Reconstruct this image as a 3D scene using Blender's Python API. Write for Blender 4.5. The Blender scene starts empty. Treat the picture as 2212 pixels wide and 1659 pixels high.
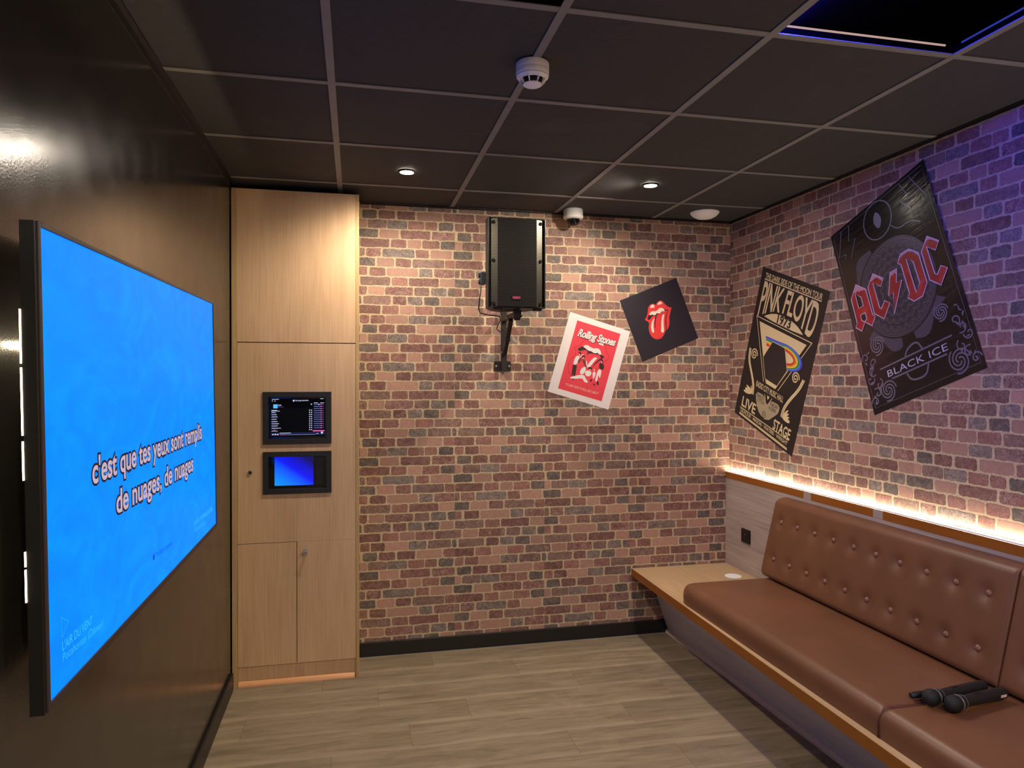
# Karaoke booth: one room, built in metres. X right along the back wall, Y into the room, Z up.
import bpy, bmesh, math, random
from math import sin, cos, pi, sqrt, exp
from mathutils import Vector, Matrix
from mathutils.geometry import tessellate_polygon

random.seed(7)
SC = bpy.context.scene
COL = SC.collection
XL, XR, YB, H = -.5188, 2.3101, 2.1639, 2.4712      # left wall, right wall, back wall, ceiling
YF = -3.4                                            # wall behind the camera

SPOT_W, EXPO = 60.0, 0.18

# poster outlines, traced in metres on each sheet (x right, y up from its centre)
DATA = {"F":{"A":[1.8469585455625557,1.8698716160113997,0.38832805689962,0.3872778785741603,0.38333822878867907],"B":[1.4087427513625732,1.6197361749030754,0.3855890144235099,0.4807233164682085,-0.28390731677516035],
"C":[-1.6674196078230692,1.6277271640595012,0.6084238598935049,0.8839365754766157,-0.34618821937507444],"D":[-0.7948140728782844,1.8815637204125468,0.6023838539352391,0.8951959876187515,0.3425146507479659]},"D":{"A_red":[[-0.0886,0.0335],
[-0.0742,0.0422],[-0.0618,0.0552],[-0.052,0.0692],[-0.0477,0.0818],[-0.0393,0.0946],[-0.0267,0.1022],[-0.0131,0.1051],[-0.001,0.1018],[0.0055,0.0963],[0.0086,0.0898],[0.0208,0.0986],
[0.0345,0.1041],[0.0481,0.1043],[0.0572,0.0982],[0.0625,0.0873],[0.0691,0.0698],[0.0761,0.0582],[0.0854,0.0476],[0.1008,0.04],[0.0887,0.0267],[0.075,0.0069],[0.0633,-0.0101],[0.0563,-0.0325],
[0.0493,-0.0477],[0.0403,-0.0603],[0.0287,-0.0702],[0.0177,-0.0758],[0.0117,-0.0762],[0.0074,-0.0798],[-0.0055,-0.0927],[-0.0188,-0.1019],[-0.0326,-0.1073],[-0.0495,-0.1061],[-0.0661,-0.0996],
[-0.0783,-0.0869],[-0.0864,-0.0686],[-0.0887,-0.0481],[-0.0855,-0.028],[-0.0793,-0.0126],[-0.0713,0.0003],[-0.0702,0.0078],[-0.0735,0.0162],[-0.0803,0.0232]],"A_black":[[[-0.0555,0.0493],
[-0.0727,0.0328],[-0.0627,0.0183],[-0.0343,0.0377],[-0.0146,0.0293],[-0.0054,0.033],[0.022,0.0341],[0.0362,0.0359],[0.0516,0.0381],[0.0684,0.0317],[0.0774,0.0349],[0.0631,0.0378],[0.0514,0.0497],
[-0.0057,0.0517],[-0.0427,0.0551]],[[0.0764,0.0349],[0.0635,0.0219],[0.051,0.0053],[0.0397,-0.0172],[0.0316,-0.0409],[0.0248,-0.0615],[0.0177,-0.0758],[0.0123,-0.0773],[0.0218,-0.055],
[0.0311,-0.0228],[0.0427,0.0013],[0.0552,0.018],[0.0687,0.0325]],[[-0.0143,0.0301],[-0.024,0.0178],[-0.0336,0.0019],[-0.0402,-0.017],[-0.0444,-0.0332],[-0.0445,-0.0417],[-0.0407,-0.0346],
[-0.035,-0.0154],[-0.0267,0.0028],[-0.0178,0.0154],[-0.0055,0.0303]]],"A_cream":[[[-0.0495,0.0523],[-0.0431,0.0588],[-0.0334,0.064],[-0.0205,0.0626],[-0.0044,0.0548],[0.0058,0.0563],
[0.0179,0.0624],[0.0304,0.0648],[0.0415,0.0588],[0.0491,0.0488],[0.0516,0.0407],[0.0478,0.0359],[0.0402,0.0361],[0.0347,0.0418],[0.0249,0.0366],[0.0124,0.0342],[0.0043,0.0381],[-0.0014,0.043],
[-0.0095,0.0372],[-0.02,0.0349],[-0.0278,0.0396],[-0.0345,0.0467],[-0.0414,0.0439],[-0.048,0.0465]],[[-0.0285,0.0905],[-0.0192,0.0994],[-0.006,0.0989],[-0.0003,0.0914],[-0.0024,0.0815],
[-0.0095,0.078],[-0.0163,0.085],[-0.0266,0.0809],[-0.0295,0.0856]],[[0.0231,0.0924],[0.0304,0.0985],[0.0423,0.0994],[0.0511,0.0925],[0.0508,0.0846],[0.0442,0.08],[0.0354,0.0869],[0.0256,0.0817],
[0.0218,0.0867]],[[-0.0295,0.0208],[-0.0277,0.0156],[-0.0412,0.0012],[-0.05,-0.0185],[-0.0556,-0.0395],[-0.0586,-0.0544],[-0.0636,-0.0596],[-0.0694,-0.0574],[-0.0732,-0.0452],[-0.0685,-0.0239],
[-0.0594,-0.006],[-0.0448,0.0115]],[[0.0363,0.0216],[0.0401,0.0157],[0.0276,-0.0001],[0.0163,-0.0261],[0.0099,-0.0469],[0.0031,-0.0711],[-0.0045,-0.0806],[-0.0149,-0.0775],[-0.018,-0.0683],
[-0.0056,-0.0445],[0.0041,-0.0179],[0.018,0.0071],[0.0277,0.0195]]],"B_panel":[[-0.1379,0.2062],[0.1381,0.209],[0.1379,-0.2049],[-0.1389,-0.2053]],"B_lines":[[[-0.0864,-0.1126],[-0.1097,-0.0876],
[-0.1187,-0.0568],[-0.1144,-0.0282],[-0.1019,-0.0061],[-0.0922,0.015],[-0.1011,0.0398],[-0.1127,0.047],[-0.11,0.0539],[-0.0908,0.0643],[-0.0765,0.0809],[-0.0676,0.105],[-0.0512,0.1253],
[-0.0314,0.1344],[-0.0165,0.1329]],[[0.0037,0.1191],[0.0209,0.132],[0.0454,0.1364],[0.063,0.1264],[0.0774,0.0938],[0.0931,0.0739],[0.1123,0.0581],[0.1001,0.039],[0.0827,0.0154]],[[0.0583,-0.0226],
[0.0508,-0.0463]]],"B_black":[[[-0.0909,0.0505],[-0.0629,0.0727],[-0.0397,0.0645],[-0.0208,0.0549],[-0.0023,0.0574],[0.0188,0.0515],[0.0349,0.0625],[0.0598,0.0546],[0.085,0.0515],[0.0643,0.0283],
[0.0485,0.0052],[0.0327,-0.0179],[0.0259,-0.0383],[0.0262,-0.0229],[0.0388,0.0054],[0.0546,0.0285],[0.064,0.0405],[0.0403,0.0549],[0.02,0.0473],[-0.0057,0.0472],[-0.0218,0.0362],[-0.034,0.0234],
[-0.0213,0.0456],[-0.041,0.058],[-0.0788,0.0343]],[[-0.0922,-0.0444],[-0.0661,-0.0412],[-0.0625,-0.0858],[-0.056,-0.1296],[-0.0765,-0.1356],[-0.0689,-0.1181],[-0.0774,-0.0872],[-0.0743,-0.1106],
[-0.0831,-0.1132],[-0.0871,-0.0779]],[[-0.0794,0.0311],[-0.0666,0.0365],[-0.0594,0.0249],[-0.0642,0.0174],[-0.0696,0.0249],[-0.0746,0.0203]],[[-0.0529,0.0116],[-0.0485,0.0236],[-0.0351,0.0215],
[-0.0309,0.0106],[-0.0358,0.0076],[-0.0408,0.0137],[-0.0469,0.0073]],[[0.0035,-0.0388],[0.0107,-0.0306],[0.0242,-0.0327],[0.029,-0.0435],[0.0239,-0.0481],[0.017,-0.0409],[0.0098,-0.0492]],
[[0.0628,0.0279],[0.0705,0.0348],[0.0794,0.0267],[0.082,0.0121],[0.0759,0.0164],[0.0704,0.024],[0.0676,0.017]],[[0.0612,0.0059],[0.071,0.0113],[0.0754,0.004],[0.0769,0.013],[0.0859,0.0102],
[0.0987,-0.0137],[0.0909,-0.0289],[0.0666,-0.0232]],[[0.0763,-0.1001],[0.0844,-0.0947],[0.0956,-0.1196],[0.0785,-0.1209]],[[0.0344,-0.1001],[0.0458,-0.0952],[0.0459,-0.112],[0.0356,-0.115]],
[[0.0618,-0.1166],[0.074,-0.1252],[0.0663,-0.1321],[0.0582,-0.1207]]],"B_grey":[[[-0.0473,-0.002],[-0.0274,0.0009],[-0.0147,-0.0259],[-0.0038,-0.041],[-0.0154,-0.0398],[-0.0365,-0.0171]],
[[-0.0698,-0.0179],[-0.0622,-0.0003],[-0.0504,0.0032],[-0.0535,-0.0191],[-0.0634,-0.0343]]],"B_white":[[[-0.0619,0.0746],[-0.0486,0.0838],[-0.0333,0.0863],[-0.0186,0.0801],[0.0014,0.0776],
[0.0215,0.0861],[0.038,0.0849],[0.051,0.0735],[0.059,0.0575],[0.0475,0.0525],[0.0334,0.0621],[0.0217,0.0524],[0.0053,0.0536],[-0.0061,0.0593],[-0.0212,0.0563],[-0.0351,0.0598],[-0.0464,0.0655],
[-0.0565,0.0671]],[[-0.0393,0.1121],[-0.0314,0.1237],[-0.0163,0.1268],[-0.0035,0.1215],[-0.005,0.1103],[-0.0143,0.109],[-0.0256,0.1147]],[[0.0229,0.1142],[0.0297,0.1239],[0.045,0.1271],
[0.0572,0.1185],[0.0538,0.1082],[0.0417,0.1107],[0.0305,0.1103]],[[-0.0052,-0.02],[0.0067,0.005],[0.0195,0.0272],[0.0339,0.033],[0.0409,0.029],[0.0325,0.0158],[0.0227,-0.0056],[0.0137,-0.0297],
[0.0006,-0.0397]],[[-0.0881,0.001],[-0.078,0.0102],[-0.0621,0.0104],[-0.0675,-0.0202],[-0.0678,-0.0356],[-0.0799,-0.0483],[-0.0912,-0.0425],[-0.0911,-0.0212]],[[-0.0647,0.0081],[-0.0512,0.0274],
[-0.0394,0.0309],[-0.0521,0.0195],[-0.0601,0.0033]],[[-0.039,-0.0575],[-0.0166,-0.0356],[-0.0064,-0.054],[-0.0122,-0.0832],[-0.0368,-0.092]],[[-0.0071,-0.0572],[0.0174,-0.0531],[0.0325,-0.0609],
[0.0286,-0.0804],[0.0155,-0.0903],[-0.0055,-0.0843]],[[-0.0898,-0.1227],[-0.0236,-0.0881],[-0.0039,-0.0899],[0.007,-0.105],[0.0229,-0.1157],[0.0233,-0.1278],[0.0002,-0.1254],[-0.0115,-0.1074],
[-0.0518,-0.1223],[-0.0811,-0.1308]],[[0.0644,-0.0269],[0.0877,-0.0292],[0.0904,-0.0714],[0.0862,-0.0788],[0.0736,-0.058],[0.0778,-0.0996],[0.0697,-0.1051],[0.0624,-0.0858]],[[-0.0228,-0.0038],
[-0.0173,-0.0007],[0.0006,-0.0397],[-0.0049,-0.0428]],[[0.0357,-0.0553],[0.0546,-0.0482],[0.0576,-0.0749],[0.0515,-0.0981],[0.0419,-0.0764]]],"B_skin":[[[-0.0746,0.0203],[-0.069,0.0251],
[-0.0644,0.0179],[-0.0688,0.0114]],[[-0.0469,0.0073],[-0.0407,0.0134],[-0.0359,0.006],[-0.0414,-0.0002]],[[0.0104,-0.049],[0.017,-0.0409],[0.0232,-0.0489],[0.0161,-0.0541]],[[0.0676,0.017],
[0.0706,0.0235],[0.0759,0.0164],[0.0758,0.0057]],[[0.0364,-0.0413],[0.0426,-0.0349],[0.048,-0.0425],[0.0423,-0.0503]]],"B_title":[[-0.1135,0.1199],[0.1254,0.1299]],"B_cap":[[-0.1025,-0.1765],
[0.1062,-0.1742]],"B_titleh":[[-0.1188,0.1596],[-0.1135,0.1199]],"C_title":[[-0.2602,0.3884],[0.2616,0.3887]],"C_line":[[-0.2639,0.3819],[0.2603,0.3819]],"C_top":[[-0.2588,0.3681],[-0.0709,0.3693],
[0.0911,0.3695],[0.2653,0.3684]],"C_bot":[[-0.2655,0.1741],[-0.1925,0.2053],[-0.1191,0.2345],[-0.0476,0.245],[0.0078,0.2467],[0.0732,0.2468],[0.1291,0.2245],[0.1775,0.2056],[0.2508,0.178]],
"C_arch":[[-0.2076,0.1793],[-0.1669,0.202],[-0.1143,0.2215],[-0.0482,0.2312],[0.0359,0.2303],[0.1052,0.2178],[0.1542,0.1989],[0.1845,0.1797]],"C_1973":[[-0.0682,0.1839],[0.0595,0.1842]],
"C_1973h":[[-0.0751,0.2182],[-0.0682,0.1839]],"C_tri":[[-0.2696,0.1679],[0.2598,0.1669],[-0.0039,-0.2858]],"C_prism":[[-0.0085,0.1468],[-0.1792,-0.1521],[0.1683,-0.15]],"C_rc":[[-0.1388,-0.2097],
[0.1339,-0.2043]],"C_rch":[[-0.1437,-0.186],[-0.1388,-0.2097]],"C_shield":[[-0.1325,-0.2371],[-0.0338,-0.2307],[-0.0022,-0.2767],[0.0223,-0.2357],[0.1153,-0.2271],[0.119,-0.2704],[0.0943,-0.2971],
[0.0312,-0.3574],[-0.054,-0.3468],[-0.0996,-0.3055]],"C_on":[[-0.0087,-0.3342],[-0.0148,-0.3177]],"C_march":[[-0.1114,-0.2631],[-0.041,-0.2608],[-0.0951,-0.2866],[-0.0322,-0.2847]],
"C_ny":[[0.0323,-0.2628],[0.1041,-0.2581],[0.0209,-0.2903],[0.0957,-0.2821]],"C_live":[[-0.2459,-0.3711],[-0.0955,-0.3685]],"C_liveh":[[-0.2516,-0.3112],[-0.2459,-0.3711]],"C_stage":[[0.0939,-0.372],
[0.2556,-0.3687]],"C_stageh":[[0.0935,-0.3139],[0.0939,-0.372]],"C_l1":[[-0.2574,-0.3847],[0.2507,-0.373]],"C_l2":[[-0.2514,-0.4167],[0.2525,-0.4169]],"C_l3":[[-0.2517,-0.4227],[0.2533,-0.4247]],
"C_names":[[-0.2459,-0.4091],[0.2473,-0.4031]],"C_namesh":[[-0.2502,-0.3929],[-0.2459,-0.4091]],"C_ring":[[0.0633,0.0268],[0.2199,0.0952],[0.0898,-0.027],[0.1801,0.0861],[0.0321,0.093],
[0.1309,0.1083]],"C_orn":[[[-0.2696,-0.0235],[-0.2592,-0.0945],[-0.2172,-0.1442],[-0.1652,-0.211],[-0.156,-0.2676]],[[0.2628,-0.0292],[0.2422,-0.0904],[0.1829,-0.172],[0.1523,-0.2322],
[0.1504,-0.2816]]],"C_rose":[[[-0.2187,-0.0452],[-0.207,-0.0771]],[[0.1932,-0.043],[0.2045,-0.0736]]],"C_leaf":[[[-0.156,-0.2676],[-0.243,-0.2355],[-0.2659,-0.2836],[-0.1927,-0.2212]],
[[0.1504,-0.2816],[0.1995,-0.2168],[0.2444,-0.2855],[0.1921,-0.2679]]],"D_A":[[-0.2178,0.1492],[-0.1666,0.1008],[-0.1636,-0.025],[-0.152,-0.0396],[-0.1835,-0.0703],[-0.2177,-0.0364],
[-0.2492,-0.0682],[-0.2804,-0.0373],[-0.2664,-0.0227],[-0.2671,0.0986]],"D_Ah":[[[-0.2351,0.1123],[-0.2044,0.0795],[-0.2037,0.0377],[-0.2343,0.0378]],[[-0.2349,0.0045],[-0.2029,0.0025],
[-0.2026,-0.0275],[-0.219,-0.0352],[-0.2335,-0.0231]]],"D_C1":[[-0.1044,0.1452],[-0.0535,0.0967],[-0.0787,0.0708],[-0.1174,0.1077],[-0.1147,-0.0152],[-0.1073,-0.0232],[-0.0786,0.0014],
[-0.0529,-0.0215],[-0.1058,-0.0712],[-0.1532,-0.0251],[-0.151,0.1025]],"D_bolt":[[0.0301,0.1001],[0.0089,0.0446],[0.0402,0.042],[-0.0477,-0.0795],[-0.0202,0.0109],[-0.0497,0.0103],[-0.0101,0.1017]],
"D_D":[[0.1146,0.144],[0.155,0.1047],[0.1566,-0.031],[0.1182,-0.0718],[0.072,-0.0725],[0.0453,-0.045],[0.0592,-0.0313],[0.0562,0.1042],[0.042,0.118],[0.0672,0.1467]],"D_Dh":[[[0.0892,0.1132],
[0.119,0.0834],[0.1227,-0.0137],[0.0928,-0.0435]]],"D_C2":[[0.2158,0.1444],[0.2657,0.0948],[0.2372,0.0698],[0.2009,0.1064],[0.2027,-0.0152],[0.2127,-0.0247],[0.2409,-0.0003],[0.2666,-0.024],
[0.2158,-0.0725],[0.1715,-0.0273],[0.1705,0.0989]],"D_caps":[[[-0.2178,0.1492],[-0.1666,0.1008],[-0.166,0.0926],[-0.1781,0.105],[-0.1916,0.1037],[-0.1976,0.1115],[-0.208,0.107],[-0.2156,0.1172],
[-0.2303,0.1132],[-0.2433,0.1213]],[[-0.1044,0.1452],[-0.0535,0.0967],[-0.0632,0.0862],[-0.0738,0.1025],[-0.0884,0.1195],[-0.1048,0.1201],[-0.1182,0.1176],[-0.1303,0.1191]],[[0.0301,0.1001],
[0.0201,0.0736],[0.0129,0.0895],[-0.0014,0.0818],[-0.0071,0.0878],[-0.0198,0.0761],[-0.0101,0.1017]],[[0.1146,0.144],[0.155,0.1047],[0.1551,0.0899],[0.1414,0.1065],[0.1298,0.1249],[0.1045,0.1362],
[0.0784,0.1358],[0.0623,0.1327],[0.0524,0.126],[0.0672,0.1467]],[[0.2158,0.1444],[0.2657,0.0948],[0.2609,0.0904],[0.2447,0.1057],[0.2276,0.1243],[0.2122,0.129],[0.2035,0.1239],[0.1907,0.1167]]],
"D_circ":[[0.0698,0.231],[-0.0698,-0.1706],[-0.1999,0.1304],[0.1771,-0.0599],[0.0551,0.1887],[-0.0582,-0.1372]],"D_bi":[[-0.1666,-0.3182],[0.1629,-0.3229]],"D_bih":[[-0.1644,-0.2871],
[-0.1666,-0.3182]],"D_bl1":[[-0.2021,-0.27],[0.1971,-0.2762]],"D_bl2":[[-0.1496,-0.3306],[0.1521,-0.336]],"D_semi":[[0.0091,-0.2429],[-0.0496,-0.269],[0.0466,-0.2733],[-0.0116,-0.375],
[-0.0636,-0.3381],[0.0559,-0.3385]],"D_oval":[[0.0217,0.4353],[0.0646,0.3207],[-0.0304,0.2743],[-0.087,0.3906]],"D_n":[[[-0.2276,0.4335],[-0.2707,0.3221]]],"D_nb":[[[-0.2257,0.4324],
[-0.2764,0.3188],[-0.2301,0.3121],[-0.2411,0.2932]],[[-0.1709,0.4327],[-0.1955,0.3618],[-0.153,0.3556],[-0.2067,0.2742]],[[0.1553,0.431],[0.1812,0.3593],[0.136,0.3601],[0.18,0.2968]],
[[0.2116,0.427],[0.2665,0.3078]]],"D_scroll":[[[0.1779,-0.1705],[0.2112,-0.1859]],[[-0.1833,-0.1645],[-0.1427,-0.181]],[[0.1983,-0.3798],[0.2474,-0.3986]],[[-0.1848,-0.3705],[-0.1394,-0.3858]]],
"D_dia":[[0.0584,0.2921],[0.0883,0.2535],[0.1646,0.2525],[0.2061,0.2182]]}}

# ------------------------------------------------------------------ helpers: nodes and materials
def N(nt, typ, ins=None, **props):
    n = nt.nodes.new(typ)
    for k, v in props.items():
        setattr(n, k, v)
    for k, v in (ins or {}).items():
        s = n.inputs[k]
        if isinstance(v, bpy.types.NodeSocket):
            nt.links.new(v, s)
        else:
            s.default_value = v
    return n

def M_(nt, op, a, b=0.0, c=None, clamp=False):
    d = {0: a, 1: b}
    if c is not None:
        d[2] = c
    n = N(nt, 'ShaderNodeMath', d, operation=op)
    n.use_clamp = clamp
    return n.outputs[0]

def mix(nt, fac, a, b, mode='MIX'):
    n = nt.nodes.new('ShaderNodeMix')
    n.data_type = 'RGBA'; n.blend_type = mode
    for k, v in ((0, fac), (6, a), (7, b)):
        s = n.inputs[k]
        if isinstance(v, bpy.types.NodeSocket):
            nt.links.new(v, s)
        else:
            s.default_value = v
    return n.outputs[2]

def ramp(nt, fac, stops, interp='LINEAR'):
    n = N(nt, 'ShaderNodeValToRGB', {0: fac})
    cr = n.color_ramp; cr.interpolation = interp
    while len(cr.elements) < len(stops):
        cr.elements.new(.5)
    for e, (p, c) in zip(cr.elements, stops):
        e.position = p; e.color = (*c[:3], 1)
    return n.outputs[0]

def rgb(r, g, b):                                    # sRGB 0..255 to linear
    f = lambda c: ((c / 255 + .055) / 1.055) ** 2.4 if c > 10 else c / 255 / 12.92
    return (f(r), f(g), f(b), 1)

def new_mat(name):
    m = bpy.data.materials.new(name); m.use_nodes = True
    nt = m.node_tree
    bs = nt.nodes['Principled BSDF']
    return m, nt, bs

def mat(name, col, rough=.5, metal=0, spec=.5, noise=0, nscale=80, bump=0, bscale=300, coat=0, emit=None, es=1.0):
    m, nt, bs = new_mat(name)
    bs.inputs['Roughness'].default_value = rough
    bs.inputs['Metallic'].default_value = metal
    bs.inputs['Specular IOR Level'].default_value = spec
    bs.inputs['Coat Weight'].default_value = coat
    bs.inputs['Coat Roughness'].default_value = .12
    tc = N(nt, 'ShaderNodeTexCoord')
    c = col
    nz = N(nt, 'ShaderNodeTexNoise', {'Vector': tc.outputs['Object'], 'Scale': nscale, 'Detail': 4})
    k = max(noise, .02)
    lo = tuple(x * (1 - k) for x in col[:3]); hi = tuple(min(1, x * (1 + k)) for x in col[:3])
    c = ramp(nt, nz.outputs[0], [(.3, lo), (.7, hi)])
    nt.links.new(c, bs.inputs['Base Color'])
    if bump:
        nb = N(nt, 'ShaderNodeTexNoise', {'Vector': tc.outputs['Object'], 'Scale': bscale, 'Detail': 3})
        b = N(nt, 'ShaderNodeBump', {'Strength': bump, 'Distance': .002, 'Height': nb.outputs[0]})
        nt.links.new(b.outputs[0], bs.inputs['Normal'])
    if emit:
        bs.inputs['Emission Color'].default_value = emit
        bs.inputs['Emission Strength'].default_value = es
    return m

def emitter(name, col, s):
    m, nt, bs = new_mat(name)
    bs.inputs['Base Color'].default_value = (.004, .004, .004, 1)
    bs.inputs['Roughness'].default_value = .4
    bs.inputs['Specular IOR Level'].default_value = .03
    bs.inputs['Emission Color'].default_value = col
    bs.inputs['Emission Strength'].default_value = s
    return m

# one repeat of the wallpaper: twelve courses, each brick as (left, right, kind) in units of .469 mm from the roll's edge
ROLL = [
    [(-60, 83, 'R'), (113, 293, 'M'), (313, 666, 'P'), (686, 840, 'G'), (863, 1103, 'W')],
    [(6, 346, 'B'), (368, 550, 'R'), (568, 913, 'M'), (931, 1160, 'P')],
    [(-60, 78, 'W'), (100, 276, 'P'), (290, 613, 'W'), (633, 803, 'B'), (828, 1003, 'G'), (1026, 1160, 'D')],
    [(-32, 20, 'D'), (46, 353, 'B'), (380, 533, 'M'), (553, 718, 'G'), (743, 920, 'D'), (938, 1093, 'P')],
    [(-60, 233, 'M'), (256, 443, 'R'), (463, 628, 'P'), (643, 848, 'R'), (870, 1160, 'B')],
    [(3, 106, 'R'), (125, 286, 'M'), (296, 550, 'P'), (563, 768, 'G'), (790, 1060, 'B'), (1078, 1123, 'D')],
    [(31, 196, 'D'), (218, 400, 'M'), (428, 638, 'M'), (663, 956, 'P'), (976, 1160, 'R')],
    [(-60, 78, 'P'), (91, 308, 'B'), (316, 543, 'G'), (558, 743, 'R'), (756, 893, 'R'), (918, 1088, 'D')],
    [(-12, 208, 'D'), (231, 443, 'P'), (468, 813, 'M'), (838, 1108, 'W')],
    [(6, 338, 'M'), (360, 533, 'R'), (556, 706, 'P'), (723, 923, 'R'), (941, 1160, 'D')],
    [(-60, 56, 'B'), (76, 238, 'W'), (261, 628, 'G'), (648, 798, 'R'), (823, 1071, 'P'), (1096, 1180, 'D')],
    [(-60, 173, 'D'), (196, 393, 'P'), (415, 588, 'M'), (608, 978, 'B'), (990, 1160, 'R')],
]
KIND = {'R': ((156, 110, 97), .55, .55), 'M': ((134, 94, 84), .5, .6), 'P': ((178, 138, 119), .15, .22), 'G': ((132, 121, 112), .85, .7),
        'D': ((106, 97, 89), .55, .6), 'W': ((144, 102, 92), 1.0, .75), 'B': ((136, 108, 96), .6, .6)}

def brick_wall(name, box, place, rolls, z_ref, pitch, z0, z1):
    """a wall hung with printed brick paper: one quad per printed brick with its share of the joint.
    place(u, z) gives the 3-D point; rolls = (left edge, clip left, clip right, course offset)"""
    rnd = random.Random(name)
    t = bmesh.new()
    uc, us = t.loops.layers.uv.new('cell'), t.loops.layers.uv.new('size')
    cc, ct = t.loops.layers.float_color.new('tint'), t.loops.layers.float_color.new('wear')
    K = .52 / 1108
    l0, l1 = int((z_ref - z1) / pitch) - 2, int((z_ref - z0) / pitch) + 2
    for ul, ca, cb, off in rolls:
        for L in range(l0, l1 + 1):
            zc = z_ref - L * pitch
            a, c = max(z0, zc - pitch / 2), min(z1, zc + pitch / 2)
            if c <= a: continue
            row = ROLL[(off + L) % 12]
            for k, (p, q, kd) in enumerate(row):
                e0 = 0 if k == 0 else (row[k - 1][1] + p) / 2
                e1 = 1108 if k == len(row) - 1 else (q + row[k + 1][0]) / 2
                x0, x1 = max(ca, ul + max(0, e0) * K), min(cb, ul + min(1108, e1) * K)
                if x1 <= x0: continue
                f = t.faces.new([t.verts.new(place(u, z)) for u, z in ((x0, a), (x1, a), (x1, c), (x0, c))])
                bx, bz = ul + p * K, zc - pitch / 2 + .0042 + rnd.uniform(-.0006, .0006)
                bw, bh = (q - p) * K, pitch - .0084
                col, w_, d_ = KIND[kd]
                j = rnd.uniform(.93, 1.07); col = rgb(*(v * j for v in col)); wr = (w_, d_, rnd.random(), 1)
                for l, (u, z) in zip(f.loops, ((x0, a), (x1, a), (x1, c), (x0, c))):
                    l[uc].uv = (u - bx, z - bz); l[us].uv = (bw, bh); l[cc] = col; l[ct] = wr
    # the wall behind the paper
    x0, x1, y0, y1, zz0, zz1 = box
    for q in (((x0, y0), (x1, y0)), ((x1, y0), (x1, y1)), ((x1, y1), (x0, y1)), ((x0, y1), (x0, y0))):
        t.faces.new([t.verts.new((*q[0], zz0)), t.verts.new((*q[1], zz0)), t.verts.new((*q[1], zz1)), t.verts.new((*q[0], zz1))])
    me = bpy.data.meshes.new(name); t.to_mesh(me); t.free()
    me.materials.append(m_brick)
    o = bpy.data.objects.new(name, me); COL.objects.link(o)
    o['kind'] = 'structure'
    return o

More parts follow.
